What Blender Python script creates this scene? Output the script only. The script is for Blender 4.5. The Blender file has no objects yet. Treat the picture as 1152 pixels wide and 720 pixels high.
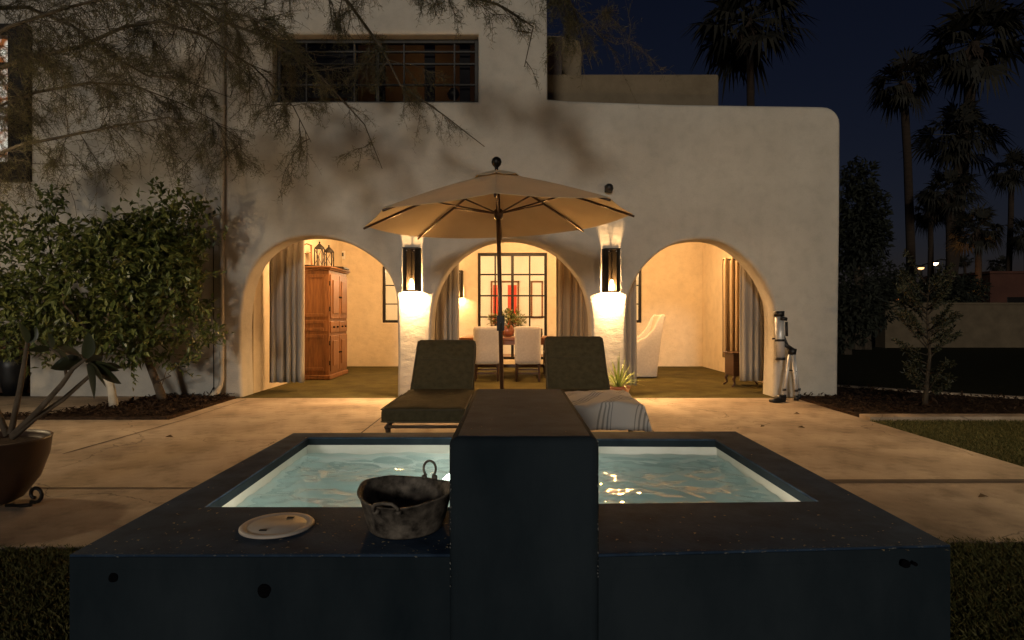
import bpy, bmesh, math, random
from mathutils import Vector, Matrix, Euler, noise
R = math.radians
rnd = random.Random(11)
sc = bpy.context.scene
col = sc.collection
F, H, CX, CY = 680.0, 1.15, 576.0, 354.0
YW = 8.41                                   # front face of the house
def at(px, py, y):                          # a picture point at a known distance -> metres
    return Vector(((px - CX) * y / F, y, H - (py - CY) * y / F))
def ux(px, y=YW): return (px - CX) * y / F
def uz(py, y=YW): return H - (py - CY) * y / F

# ------------------------------------------------------------------ materials
MATS = {}
def mat(name, c1, c2=None, rough=.7, scale=8, bump=0, bscale=40, metal=0, spec=.5, detail=6, island=False, stretch=None, translucent=0, coat=0, bdist=.02):
    if name in MATS: return MATS[name]
    m = bpy.data.materials.new(name); m.use_nodes = True; MATS[name] = m
    nt = m.node_tree; N = nt.nodes; L = nt.links
    b = N['Principled BSDF']
    b.inputs['Roughness'].default_value = rough; b.inputs['Metallic'].default_value = metal
    b.inputs['Specular IOR Level'].default_value = spec
    b.inputs['Coat Weight'].default_value = coat
    b.inputs['Base Color'].default_value = (*c1, 1)
    tc = N.new('ShaderNodeTexCoord'); mp = N.new('ShaderNodeMapping'); L.new(tc.outputs['Object'], mp.inputs[0])
    if stretch: mp.inputs['Scale'].default_value = stretch
    if c2:
        rp = N.new('ShaderNodeValToRGB')
        rp.color_ramp.elements[0].color = (*c1, 1); rp.color_ramp.elements[1].color = (*c2, 1)
        if island:
            g = N.new('ShaderNodeNewGeometry'); L.new(g.outputs['Random Per Island'], rp.inputs[0])
        else:
            n = N.new('ShaderNodeTexNoise'); n.inputs['Scale'].default_value = scale; n.inputs['Detail'].default_value = detail
            n.inputs['Roughness'].default_value = .6
            rp.color_ramp.elements[0].position = .33; rp.color_ramp.elements[1].position = .67
            L.new(mp.outputs[0], n.inputs[0]); L.new(n.outputs[0], rp.inputs[0])
        L.new(rp.outputs[0], b.inputs['Base Color'])
    if bump:
        n2 = N.new('ShaderNodeTexNoise'); n2.inputs['Scale'].default_value = bscale; n2.inputs['Detail'].default_value = 8
        n2.inputs['Roughness'].default_value = .6
        L.new(mp.outputs[0], n2.inputs[0])
        bp = N.new('ShaderNodeBump'); bp.inputs['Strength'].default_value = bump; bp.inputs['Distance'].default_value = bdist
        L.new(n2.outputs[0], bp.inputs['Height']); L.new(bp.outputs[0], b.inputs['Normal'])
    if translucent:
        t = N.new('ShaderNodeBsdfTranslucent'); mx = N.new('ShaderNodeMixShader'); mx.inputs[0].default_value = translucent
        t.inputs[0].default_value = (*c1, 1)
        if c2: L.new(rp.outputs[0], t.inputs[0])
        L.new(b.outputs[0], mx.inputs[1]); L.new(t.outputs[0], mx.inputs[2]); L.new(mx.outputs[0], N['Material Output'].inputs[0])
    return m
def emit(name, c, s):
    m = bpy.data.materials.new(name); m.use_nodes = True; nt = m.node_tree
    e = nt.nodes.new('ShaderNodeEmission'); e.inputs[0].default_value = (*c, 1); e.inputs[1].default_value = s
    nt.links.new(e.outputs[0], nt.nodes['Material Output'].inputs[0]); return m
def glass(name, tint, gloss=.12, rough=.02):
    m = bpy.data.materials.new(name); m.use_nodes = True; nt = m.node_tree; N = nt.nodes; L = nt.links
    t = N.new('ShaderNodeBsdfTransparent'); t.inputs[0].default_value = (*tint, 1)
    g = N.new('ShaderNodeBsdfGlossy'); g.inputs['Roughness'].default_value = rough
    f = N.new('ShaderNodeFresnel'); f.inputs[0].default_value = 1.45
    x = N.new('ShaderNodeMixShader')
    L.new(f.outputs[0], x.inputs[0]); L.new(t.outputs[0], x.inputs[1]); L.new(g.outputs[0], x.inputs[2]); L.new(x.outputs[0], N['Material Output'].inputs[0]); return m

def stucco_mat(name, c1, c2, bump=.35):
    m = mat(name, c1, c2, rough=.9, scale=.9, spec=.15, detail=9)
    nt = m.node_tree; N = nt.nodes; L = nt.links; b = N['Principled BSDF']
    tc = N.new('ShaderNodeTexCoord')
    h = None
    for s, w, d in ((1.6, .55, 3), (7, .7, 5), (45, .22, 8)):
        n = N.new('ShaderNodeTexNoise'); n.inputs['Scale'].default_value = s; n.inputs['Detail'].default_value = d
        mp = N.new('ShaderNodeMapping'); mp.inputs['Scale'].default_value = (1, 1, 1.6); L.new(tc.outputs['Object'], mp.inputs[0]); L.new(mp.outputs[0], n.inputs[0])
        k = N.new('ShaderNodeMath'); k.operation = 'MULTIPLY'; k.inputs[1].default_value = w; L.new(n.outputs[0], k.inputs[0])
        if h is None: h = k
        else:
            a = N.new('ShaderNodeMath'); L.new(h.outputs[0], a.inputs[0]); L.new(k.outputs[0], a.inputs[1]); h = a
    src = b.inputs['Base Color'].links[0].from_socket; out = src
    for scl, st, lo, hi, dk in ((6, (1, 1, 1), .30, .55, .90), (1.7, (1.6, 1.6, .5), .32, .55, .94), (60, (1, 1, 1), .3, .45, .88)):
        n = N.new('ShaderNodeTexNoise'); n.inputs['Scale'].default_value = scl; n.inputs['Detail'].default_value = 8
        mp = N.new('ShaderNodeMapping'); mp.inputs['Scale'].default_value = st; L.new(tc.outputs['Object'], mp.inputs[0]); L.new(mp.outputs[0], n.inputs[0])
        r = N.new('ShaderNodeMapRange'); r.inputs['From Min'].default_value = lo; r.inputs['From Max'].default_value = hi; r.inputs['To Min'].default_value = dk; L.new(n.outputs[0], r.inputs['Value'])
        k = N.new('ShaderNodeMix'); k.data_type = 'RGBA'; k.blend_type = 'MULTIPLY'; k.inputs['Factor'].default_value = 1; L.new(out, k.inputs['A']); L.new(r.outputs[0], k.inputs['B']); out = k.outputs['Result']
    L.new(out, b.inputs['Base Color'])
    bp = N.new('ShaderNodeBump'); bp.inputs['Strength'].default_value = bump; bp.inputs['Distance'].default_value = .045
    L.new(h.outputs[0], bp.inputs['Height']); L.new(bp.outputs[0], b.inputs['Normal'])
    return m
STUCCO = stucco_mat('stucco_outside', (.49, .452, .395), (.57, .53, .468), .24)
STUCCO_IN = stucco_mat('stucco_inside', (.62, .52, .38), (.70, .60, .45), .2)
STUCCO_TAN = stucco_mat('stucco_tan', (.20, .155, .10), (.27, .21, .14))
PLAIN = mat('plaster', (.72, .66, .55), (.78, .72, .62), rough=.9, scale=2)
def concrete_mat():
    m = mat('concrete', (.30, .228, .165), (.50, .40, .305), rough=.85, scale=1.1, bump=.3, bscale=90, detail=12, spec=.25, bdist=.004)
    nt = m.node_tree; N = nt.nodes; L = nt.links; b = N['Principled BSDF']; src = b.inputs['Base Color'].links[0].from_socket
    tc = N.new('ShaderNodeTexCoord'); out = src
    for sc_, lo, hi, dark in ((150, .30, .42, .45), (4.5, .36, .50, .72), (.55, .38, .55, .78)):     # grit, stains, old water marks
        n = N.new('ShaderNodeTexNoise'); n.inputs['Scale'].default_value = sc_; n.inputs['Detail'].default_value = 7; n.inputs['Roughness'].default_value = .65; L.new(tc.outputs['Object'], n.inputs[0])
        r = N.new('ShaderNodeMapRange'); r.inputs['From Min'].default_value = lo; r.inputs['From Max'].default_value = hi; r.inputs['To Min'].default_value = dark; r.inputs['To Max'].default_value = 1; L.new(n.outputs[0], r.inputs['Value'])
        k = N.new('ShaderNodeMix'); k.data_type = 'RGBA'; k.blend_type = 'MULTIPLY'; k.inputs['Factor'].default_value = 1; L.new(out, k.inputs['A']); L.new(r.outputs[0], k.inputs['B']); out = k.outputs['Result']
    v = N.new('ShaderNodeTexVoronoi'); v.feature = 'DISTANCE_TO_EDGE'; v.inputs['Scale'].default_value = .42
    wn = N.new('ShaderNodeTexNoise'); wn.inputs['Scale'].default_value = 2.2; wn.inputs['Detail'].default_value = 6; L.new(tc.outputs['Object'], wn.inputs[0])
    ad = N.new('ShaderNodeMix'); ad.data_type = 'RGBA'; ad.blend_type = 'ADD'; ad.inputs['Factor'].default_value = .55; L.new(tc.outputs['Object'], ad.inputs['A']); L.new(wn.outputs['Color'], ad.inputs['B']); L.new(ad.outputs['Result'], v.inputs[0])
    r = N.new('ShaderNodeMapRange'); r.inputs['From Min'].default_value = .0; r.inputs['From Max'].default_value = .0035; r.inputs['To Min'].default_value = .45; r.inputs['To Max'].default_value = 1; L.new(v.outputs['Distance'], r.inputs['Value'])
    k = N.new('ShaderNodeMix'); k.data_type = 'RGBA'; k.blend_type = 'MULTIPLY'; k.inputs['Factor'].default_value = 1; L.new(out, k.inputs['A']); L.new(r.outputs[0], k.inputs['B']); L.new(k.outputs['Result'], b.inputs['Base Color'])
    return m
CONC = concrete_mat()
JOINT = mat('joint', (.05, .037, .028), (.10, .07, .05), rough=.95)
MULCH = mat('mulch', (.018, .011, .008), (.065, .04, .026), rough=1, scale=30, bump=.8, bscale=50, spec=.1)
SOIL = mat('lawn_soil', (.014, .014, .006), (.035, .032, .012), rough=1, scale=14, bump=.6, bscale=80, spec=.1)
BLADE = mat('grass_blade', (.035, .042, .010), (.15, .13, .045), rough=.7, island=True, spec=.2)
TURF = mat('turf', (.045, .036, .012), (.078, .066, .022), rough=1, scale=3, bump=.5, bscale=160, spec=.1, bdist=.006)
NAVY = mat('navy_paint', (.014, .022, .029), (.032, .043, .052), rough=.85, scale=2.6, bump=.3, bscale=14, spec=.06, stretch=(1, 1, .45), bdist=.004)
COPE = mat('coping_paint', (.014, .029, .058), (.042, .076, .132), rough=.8, scale=7, bump=.5, bscale=70, spec=.2, bdist=.003, detail=12)
TILE = mat('pool_plaster', (.60, .665, .65), (.70, .75, .73), rough=.5, scale=4)
BAND = mat('waterline_tile', (.74, .72, .64), (.82, .80, .74), rough=.25, scale=5)
GALV = mat('galvanised', (.028, .022, .017), (.30, .25, .20), rough=.65, scale=24, bump=.4, bscale=50, metal=.2, detail=12, bdist=.004)
PINE = mat('pine', (.12, .046, .014), (.25, .105, .033), rough=.5, scale=5, stretch=(6, 6, .7), bump=.15, bscale=12, bdist=.004)
DWOOD = mat('dark_wood', (.035, .016, .008), (.07, .03, .014), rough=.4, scale=5, stretch=(1, 8, 8))
TABLEW = mat('table_wood', (.14, .05, .018), (.22, .085, .03), rough=.35, scale=4, stretch=(1, 8, 8))
IRON = mat('dark_iron', (.012, .010, .009), (.022, .018, .015), rough=.45, metal=.6, scale=12)
FRAME = mat('bronze_frame', (.10, .07, .045), (.15, .105, .07), rough=.5, scale=9)
BLACK = mat('black_plastic', (.010, .010, .011), rough=.45)
ALU = mat('aluminium', (.50, .50, .51), (.62, .62, .62), rough=.4, metal=.35, scale=8)
CREAM = mat('cream_fabric', (.50, .44, .37), (.58, .52, .44), rough=.95, scale=30, bump=.2, bscale=200, spec=.1, bdist=.003)
OLIVE = mat('olive_fabric', (.070, .058, .031), (.102, .086, .048), rough=.95, scale=18, bump=.3, bscale=260, spec=.1, bdist=.003)
PIPING = mat('piping', (.10, .082, .05), rough=.9)
CANVAS = mat('canvas', (.78, .67, .49), (.83, .72, .54), rough=.9, scale=4, translucent=.42, spec=.1)
LIDM = mat('lid_plastic', (.66, .56, .47), (.76, .66, .56), rough=.5, scale=10)
TERRA = mat('terracotta', (.28, .085, .035), (.38, .13, .06), rough=.35, scale=6, coat=.5)
RUSTPOT = mat('dark_glazed_pot', (.035, .018, .010), (.065, .032, .018), rough=.45, scale=4, bump=.1, bscale=14)
BARK = mat('bark', (.09, .065, .042), (.17, .125, .085), rough=.95, scale=14, bump=.5, bscale=40)
DBARK = mat('dark_bark', (.032, .022, .014), (.065, .048, .030), rough=.95, scale=14)
WHITEW = mat('whitewash', (.55, .5, .42), (.7, .65, .56), rough=.9, scale=9, bump=.3)
PALMB = mat('palm_bark', (.022, .013, .008), (.045, .027, .016), rough=1, scale=3, stretch=(1, 1, 6), bump=.5, bscale=14)
LEAF_C = mat('citrus_leaf', (.045, .068, .016), (.18, .20, .058), rough=.42, island=True, translucent=.12)
LEAF_P = mat('rubbery_leaf', (.022, .026, .012), (.05, .055, .022), rough=.35, island=True)
LEAF_M = mat('feathery_leaf', (.050, .046, .016), (.15, .13, .05), rough=.7, island=True, translucent=.2)
LEAF_S = mat('sapling_leaf', (.015, .018, .007), (.045, .045, .020), rough=.6, island=True)
LEAF_D = mat('dark_leaf', (.005, .007, .003), (.017, .019, .008), rough=.8, island=True)
PALML = mat('palm_leaf', (.005, .005, .003), (.022, .018, .008), rough=.7, island=True)
SPIKE = mat('spike_leaf', (.14, .20, .035), (.30, .34, .09), rough=.4, island=True, translucent=.25)
DRYL = mat('dry_leaf', (.09, .05, .025), (.16, .10, .05), rough=.9, island=True)
FLECK = mat('pale_fleck', (.22, .19, .12), (.42, .36, .24), rough=.9, island=True)
SMOKED = glass('smoked_glass', (.95, .87, .72))
PANE = glass('clear_pane', (.92, .92, .88))
BULB = emit('bulb_glow', (1, .62, .28), 26)

# ------------------------------------------------------------------ mesh helpers
def new(): return bmesh.new()
def bx(bm, x0, x1, y0, y1, z0, z1, M=None):
    r = bmesh.ops.create_cube(bm, size=1)
    T = Matrix.Translation(((x0+x1)/2, (y0+y1)/2, (z0+z1)/2)) @ Matrix.Diagonal((abs(x1-x0), abs(y1-y0), abs(z1-z0), 1))
    if M is not None: T = M @ T
    bmesh.ops.transform(bm, matrix=T, verts=r['verts']); return r['verts']
def tube(bm, pts, rad, seg=8, cap=True):
    pts = [Vector(p) for p in pts]; n = len(pts)
    if not hasattr(rad, '__len__'): rad = [rad]*n
    rings = []; up = None
    for i, p in enumerate(pts):
        d = (pts[min(i+1, n-1)] - pts[max(i-1, 0)])
        d = d.normalized() if d.length > 1e-9 else Vector((0, 0, 1))
        if up is None: up = d.orthogonal().normalized()
        else:
            up = up - d*up.dot(d); up = up.normalized() if up.length > 1e-6 else d.orthogonal().normalized()
        s = d.cross(up)
        rings.append([bm.verts.new(p + (up*math.cos(a) + s*math.sin(a))*rad[i]) for a in (2*math.pi*k/seg for k in range(seg))])
    for a, b in zip(rings, rings[1:]):
        for k in range(seg): bm.faces.new((a[k], a[(k+1) % seg], b[(k+1) % seg], b[k]))
    if cap and seg > 2:
        bm.faces.new(rings[0][::-1]); bm.faces.new(rings[-1])
def lathe(bm, prof, seg=32, c=(0, 0, 0), sx=1, sy=1):
    c = Vector(c); rings = []
    for r, z in prof:
        if r < 1e-6: rings.append([bm.verts.new(c + Vector((0, 0, z)))])
        else: rings.append([bm.verts.new(c + Vector((r*sx*math.cos(2*math.pi*k/seg), r*sy*math.sin(2*math.pi*k/seg), z))) for k in range(seg)])
    for a, b in zip(rings, rings[1:]):
        for k in range(seg):
            k2 = (k+1) % seg
            if len(a) == 1 and len(b) == 1: continue
            if len(a) == 1: bm.faces.new((a[0], b[k2], b[k]))
            elif len(b) == 1: bm.faces.new((a[k], a[k2], b[0]))
            else: bm.faces.new((a[k], a[k2], b[k2], b[k]))
def cushion(bm, x0, x1, y0, y1, z0, z1, r=.04, puff=.015, M=None, n=9, wob=.010):
    n0 = len(bm.verts)
    r0 = bmesh.ops.create_cube(bm, size=2); vs = r0['verts']
    es = list({e for v in vs for e in v.link_edges})
    bmesh.ops.subdivide_edges(bm, edges=es, cuts=n, use_grid_fill=True)
    bm.verts.ensure_lookup_table(); vs = list(bm.verts)[n0:]
    hx, hy, hz = (x1-x0)/2, (y1-y0)/2, (z1-z0)/2; c = Vector(((x0+x1)/2, (y0+y1)/2, (z0+z1)/2))
    for v in vs:
        u, w, t = v.co
        p = Vector((u*hx, w*hy, t*hz)); q = Vector((max(-hx+r, min(hx-r, p.x)), max(-hy+r, min(hy-r, p.y)), max(-hz+r, min(hz-r, p.z))))
        d = p - q
        if d.length > 1e-7: p = q + d.normalized()*r
        p.z += (1 if t > 0 else -1 if t < 0 else 0)*abs(t)*puff*(1-u*u)*(1-w*w)
        p = p + c
        p += noise.noise_vector(p*6)*wob
        v.co = (M @ p) if M is not None else p
def poly_prism(bm, pts, a0, a1, axis='y'):
    f = lambda u, w, a: (u, a, w) if axis == 'y' else ((a, u, w) if axis == 'x' else (u, w, a))
    A = [bm.verts.new(f(u, w, a0)) for u, w in pts]; B = [bm.verts.new(f(u, w, a1)) for u, w in pts]
    bm.faces.new(A); bm.faces.new(B[::-1]); n = len(pts)
    for k in range(n): bm.faces.new((A[k], B[k], B[(k+1) % n], A[(k+1) % n]))
def leaf(bm, p, d, up, l, w, bend=.25):
    d = d.normalized(); s = d.cross(up)
    s = s.normalized() if s.length > 1e-5 else d.orthogonal().normalized(); n = s.cross(d)
    a = bm.verts.new(p); b = bm.verts.new(p + d*l*.5 + s*w/2 + n*l*bend*.3); c = bm.verts.new(p + d*l - n*l*bend*.3); e = bm.verts.new(p + d*l*.5 - s*w/2 + n*l*bend*.3)
    bm.faces.new((a, b, c)); bm.faces.new((a, c, e))
def rv(): 
    while True:
        v = Vector((rnd.uniform(-1, 1), rnd.uniform(-1, 1), rnd.uniform(-1, 1)))
        if .01 < v.length < 1: return v.normalized()

def link(o, parent):
    col.objects.link(o)
    if parent is not None: o.parent = parent
def world_inv(parent):
    M = Matrix.Identity(4); q = parent
    while q is not None: M = q.matrix_basis @ M; q = q.parent
    return M.inverted()
SPLIT = {'rivet', 'end_ring', 'window_drape', 'panel', 'rim', 'screw', 'knob', 'hinge', 'finger_slot', 'ring', 'slat', 'red_panel', 'stretcher'}
def islands(bm):
    seen = set(); out = []
    for v0 in bm.verts:
        if v0 in seen: continue
        st = [v0]; seen.add(v0); grp = []
        while st:
            v = st.pop(); grp.append(v)
            for e in v.link_edges:
                w = e.other_vert(v)
                if w not in seen: seen.add(w); st.append(w)
        out.append(grp)
    return out
def obj(name, bm, m, parent=None, bevel=0, smooth=False, local=False, seg=2):
    if name in SPLIT:
        gs = islands(bm)
        if len(gs) > 1:
            for g in gs:
                nb = bmesh.new(); ix = {v: nb.verts.new(v.co) for v in g}
                for f in {f for v in g for f in v.link_faces}: nb.faces.new([ix[v] for v in f.verts])
                o = obj(name, nb, m, parent, bevel, smooth, local, seg)
            bm.free(); return o
    bmesh.ops.recalc_face_normals(bm, faces=bm.faces)
    me = bpy.data.meshes.new(name); bm.to_mesh(me); bm.free()
    if parent is not None and not local: me.transform(world_inv(parent))
    me.materials.append(m)
    if smooth: me.polygons.foreach_set('use_smooth', [True]*len(me.polygons))
    o = bpy.data.objects.new(name, me); link(o, parent)
    if bevel:
        b = o.modifiers.new('bevel', 'BEVEL'); b.width = bevel; b.segments = seg; b.limit_method = 'ANGLE'; b.angle_limit = R(40)
    return o
def sheet_obj(name, verts, faces, m, parent=None, smooth=True):
    me = bpy.data.meshes.new(name); me.from_pydata(verts, [], faces); me.materials.append(m)
    if parent is not None: me.transform(world_inv(parent))
    if smooth: me.polygons.foreach_set('use_smooth', [True]*len(me.polygons))
    o = bpy.data.objects.new(name, me); link(o, parent); return o
def thing(name, label, cat, loc=(0, 0, 0), rz=0, group=None):
    o = bpy.data.objects.new(name, None); col.objects.link(o); o.empty_display_size = .1
    o.location = loc; o.rotation_euler = (0, 0, rz); return tag(o, label, cat, group)
def tag(o, label, cat, group=None):
    o['label'] = label; o['category'] = cat
    if group: o['group'] = group
    return o
def kind(o, k): o['kind'] = k; return o
def copy_tree(o, parent=None):
    c = o.copy(); col.objects.link(c); c.parent = parent
    for ch in [x for x in bpy.data.objects if x.parent == o]: copy_tree(ch, c)
    return c
def slab(name, outer, holes, a0, a1, m, parent=None, plane='xz', bevel=.0):
    """plate with holes and rounded edges; plane xz: upright between y=a0..a1, yz: between x=a0..a1, xy: flat between z=a0..a1"""
    cu = bpy.data.curves.new('tmp', 'CURVE'); cu.dimensions = '2D'; cu.fill_mode = 'BOTH'
    cu.extrude = abs(a1-a0)/2 - bevel; cu.bevel_depth = bevel; cu.bevel_resolution = 3; cu.offset = -bevel
    for pts in [outer] + holes:
        s = cu.splines.new('POLY'); s.points.add(len(pts)-1)
        for k, (u, w) in enumerate(pts): s.points[k].co = (u, w, 0, 1)
        s.use_cyclic_u = True
    to = bpy.data.objects.new('tmp', cu); col.objects.link(to)
    dg = bpy.context.evaluated_depsgraph_get(); dg.update()
    me = bpy.data.meshes.new_from_object(to.evaluated_get(dg), depsgraph=dg)
    bpy.data.objects.remove(to); bpy.data.curves.remove(cu)
    mid = (a0+a1)/2
    for v in me.vertices:
        u, w, t = v.co
        v.co = (u, mid+t, w) if plane == 'xz' else ((mid+t, u, w) if plane == 'yz' else (u, w, mid+t))
    b = bmesh.new(); b.from_mesh(me); bmesh.ops.remove_doubles(b, verts=b.verts, dist=1e-5); bmesh.ops.recalc_face_normals(b, faces=b.faces)
    b.to_mesh(me); b.free()
    me.name = name; me.materials.clear(); me.materials.append(m)
    if parent is not None: me.transform(world_inv(parent))
    o = bpy.data.objects.new(name, me); link(o, parent)
    if bevel:
        for p in me.polygons: p.use_smooth = True
        me.set_sharp_from_angle(angle=R(50))
    else:
        me.polygons.foreach_set('use_smooth', [False]*len(me.polygons))
    return o
def rect(x0, x1, z0, z1): return [(x0, z0), (x1, z0), (x1, z1), (x0, z1)]
def lamp(name, loc, power, c, radius=.03, parent=None, typ='POINT', **kw):
    d = bpy.data.lights.new(name, typ); d.energy = power; d.color = c
    if typ in ('POINT', 'SPOT'): d.shadow_soft_size = radius
    for k, v in kw.items(): setattr(d, k, v)
    o = bpy.data.objects.new(name, d); link(o, parent)
    p = Vector(loc)
    if parent is not None: p = world_inv(parent) @ p
    o.location = p; return o
WARM = (1, .60, .26)

# ------------------------------------------------------------------ ground
kind(slab('lawn_ground', rect(-150, 150, -60, 240), [[(-1.37, 1.91), (.27, 1.91), (1.415, 1.99), (1.42, 3.87), (-1.37, 3.82)]], -.3, -.03, SOIL, plane='xy'), 'structure')
patio = slab('patio', [(-3.76, 2.98), (-1.36, 3.0), (-1.365, 3.82), (1.415, 3.87), (1.41, 3.05), (9, 3.14), (9, 4.40), (3.87, 4.42), (3.9, 8.36), (-3.80, 8.36), (-3.76, 6.62), (-14, 6.62), (-14, 3.03)], [], -.12, 0, CONC, plane='xy', bevel=.008)
kind(patio, 'structure')
b = new()
def strip(p, q, w):
    p, q = Vector((*p, 0)), Vector((*q, 0)); d = (q-p).normalized(); s = Vector((-d.y, d.x, 0))*w/2
    f = [b.verts.new(v + Vector((0, 0, .004))) for v in (p-s, q-s, q+s, p+s)]; b.faces.new(f)
strip((-14, 4.02), (-1.39, 4.0), .02); strip((-3.70, 4.98), (-3.58, 6.6), .018); strip((-3.58, 6.6), (-3.6, 8.2), .014)
strip((-1.47, 4.02), (-1.45, 8.36), .016); strip((1.36, 4.0), (1.42, 8.36), .016); strip((1.44, 4.16), (9, 4.20), .085)
kind(obj('patio_joints', b, JOINT), 'structure')
kind(slab('room_floor', rect(-3.9, 4.4, 8.345, 13.6), [], -.12, .004, TURF, plane='xy', bevel=.004), 'structure')
kind(slab('side_paving', [(-14, 6.8), (-5.3, 6.8), (-4.95, 7.9), (-4.95, 8.38), (-14, 8.38)], [], -.1, .02, CONC, plane='xy', bevel=.006), 'structure')
def mound(name, poly, z, m, chips=2600):
    bb = new(); xs = [p[0] for p in poly]; ys = [p[1] for p in poly]
    def inside(x, y):
        c = False
        for (xa, ya), (xb, yb) in zip(poly, poly[1:]+poly[:1]):
            if (ya > y) != (yb > y) and x < (xb-xa)*(y-ya)/(yb-ya)+xa: c = not c
        return c
    f = bb.faces.new([bb.verts.new((x, y, z)) for x, y in poly])
    r = bmesh.ops.extrude_face_region(bb, geom=[f]); bmesh.ops.translate(bb, verts=[g for g in r['geom'] if isinstance(g, bmesh.types.BMVert)], vec=(0, 0, -.15))
    n = 0
    while n < chips:
        x, y = rnd.uniform(min(xs), max(xs)), rnd.uniform(min(ys), max(ys))
        if not inside(x, y): continue
        l = rnd.uniform(.03, .09); d = Vector((rnd.uniform(-1, 1), rnd.uniform(-1, 1), rnd.uniform(-.2, .5)))
        leaf(bb, Vector((x, y, z+rnd.uniform(0, .025))), d, Vector((rnd.uniform(-.5, .5), rnd.uniform(-.5, .5), 1)), l, l*.4); n += 1
    return kind(obj(name, bb, m), 'structure')
mound('mulch_bed', [(-7.2, 6.64), (-3.79, 6.64), (-3.83, 8.36), (-4.94, 8.39), (-4.96, 7.7), (-5.3, 6.78), (-7.2, 6.78)], .025, MULCH)
mound('mulch_bed', [(3.92, 6.88), (8.9, 6.88), (6.3, 8.4), (4.6, 9.9), (4.58, 8.5), (3.92, 8.40)], .02, MULCH)
kind(slab('garden_edging', [(3.93, 6.63), (9.2, 6.70), (9.2, 6.86), (3.93, 6.84)], [], -.1, .03, CONC, plane='xy', bevel=.01), 'structure')
kind(slab('garden_edging', [(9.2, 6.9), (6.4, 8.45), (4.7, 10.0), (4.7, 10.12), (6.48, 8.58), (9.3, 7.02)], [], -.1, .035, CONC, plane='xy', bevel=.01), 'structure')
def grass(areas):
    vs, fs = [], []
    for (x0, x1, y0, y1, n, h) in areas:
        for _ in range(n):
            x, y = rnd.uniform(x0, x1), rnd.uniform(y0, y1)
            a = rnd.uniform(0, 6.283); hh = h*rnd.uniform(.5, 1.3); w = .0035; lean = rnd.uniform(.2, 1.1)*hh
            c, s = math.cos(a), math.sin(a); k = len(vs); cx, cy = math.cos(a+1.2), math.sin(a+1.2)
            vs += [(x-c*w, y-s*w, -.032), (x+c*w, y+s*w, -.032), (x+cx*lean*.5+c*w*.7, y+cy*lean*.5+s*w*.7, -.03+hh*.7), (x+cx*lean, y+cy*lean, -.03+hh)]
            fs += [(k, k+1, k+2), (k, k+2, k+3)]
    return sheet_obj('lawn_grass', vs, fs, BLADE, smooth=False)
kind(grass([(-3.3, -1.38, 1.6, 3.0, 60000, .034), (1.42, 3.2, 1.6, 3.1, 60000, .034), (3.9, 9.2, 4.42, 6.62, 80000, .035)]), 'stuff')

# ------------------------------------------------------------------ house
house = thing('house', 'white stucco house with three arched openings, rounded parapet and upper storey', 'house', (0, YW, 0))
def W(pts): return [(ux(x), uz(y)) for x, y in pts]
def smooth_pts(pts, it=2):
    for _ in range(it):
        q = [pts[0]]
        for a, c in zip(pts, pts[1:]):
            q += [(a[0]*.75+c[0]*.25, a[1]*.75+c[1]*.25), (a[0]*.25+c[0]*.75, a[1]*.25+c[1]*.75)]
        pts = q + [pts[-1]]
    return pts
A1 = [(273, 455), (271, 400), (271, 347), (278, 313), (293.6, 286), (321, 269), (348.7, 264.5), (373, 267), (394.5, 273.6), (422, 290), (437, 306), (446, 329), (447, 360), (447.5, 400), (447, 455)]
A2 = [(484, 455), (485, 384), (486.6, 347), (491, 328.7), (503, 304), (521.7, 286), (543, 273.6), (564.5, 269), (589, 269.7), (619.6, 279.8), (641, 298), (656, 319.5), (664, 344), (665.5, 380), (666, 455)]
A3 = [(703, 455), (704, 423), (705, 344), (710, 322.6), (722.6, 301), (741, 283), (762, 272), (790, 268), (814, 272), (839, 289), (857, 310), (868, 332), (872, 350), (872, 400), (870, 455)]
ZB = -.1
def arch(a):
    p = W(smooth_pts(a)); p[0] = (p[0][0], ZB); p[-1] = (p[-1][0], ZB); return p
outer = [(-12, ZB), (ux(-90), ZB), (ux(-90), uz(377)), (ux(32), uz(377)), (ux(32), ZB)] + arch(A1) + arch(A2) + arch(A3)
outer += [(ux(943), ZB), (ux(943.5), uz(400)), (ux(945.5), uz(250)), (ux(946), uz(140))]
for k in range(7):
    a = k/6*math.pi/2; outer.append((ux(946) - .24 + .24*math.cos(a), uz(119.5) - .24 + .24*math.sin(a)))
outer += [(ux(900), uz(119)), (ux(760), uz(117)), (ux(640), uz(113)), (ux(616), uz(111)), (ux(615), 7.0), (-12, 7.0)]
HW = rect(ux(306), ux(538), uz(114), uz(38))
HL = rect(ux(-110), ux(14), uz(184), uz(44))
slab('front_wall', outer, [HW, HL], YW, YW+.40, STUCCO, house, 'xz', .05)
BY = 13.4; bs = BY/F
DW = (-.76, .78, .15, 2.52); SWR = (1.85, 2.88, .97, 2.22); SWL = (-2.88, -1.85, .97, 2.22)
slab('back_wall', rect(-4.0, 4.5, ZB, 3.05), [rect(*DW), rect(*SWR), rect(*SWL)], BY, BY+.25, STUCCO_IN, house, 'xz', .02)
b = new(); bx(b, -4.0, -3.76, YW+.39, BY, ZB, 3.05); obj('side_wall', b, STUCCO_IN, house, .01)
b = new(); bx(b, 4.22, 4.5, YW+.39, BY, ZB, 3.05); obj('side_wall', b, STUCCO_IN, house, .01)
b = new(); bx(b, -4.0, 4.5, YW+.38, BY+.2, 3.0, 3.2); obj('ceiling', b, STUCCO_IN, house)
b = new(); bx(b, -11.9, 4.45, YW+.37, 19, 3.55, 3.7); obj('roof', b, PLAIN, house)
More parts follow.
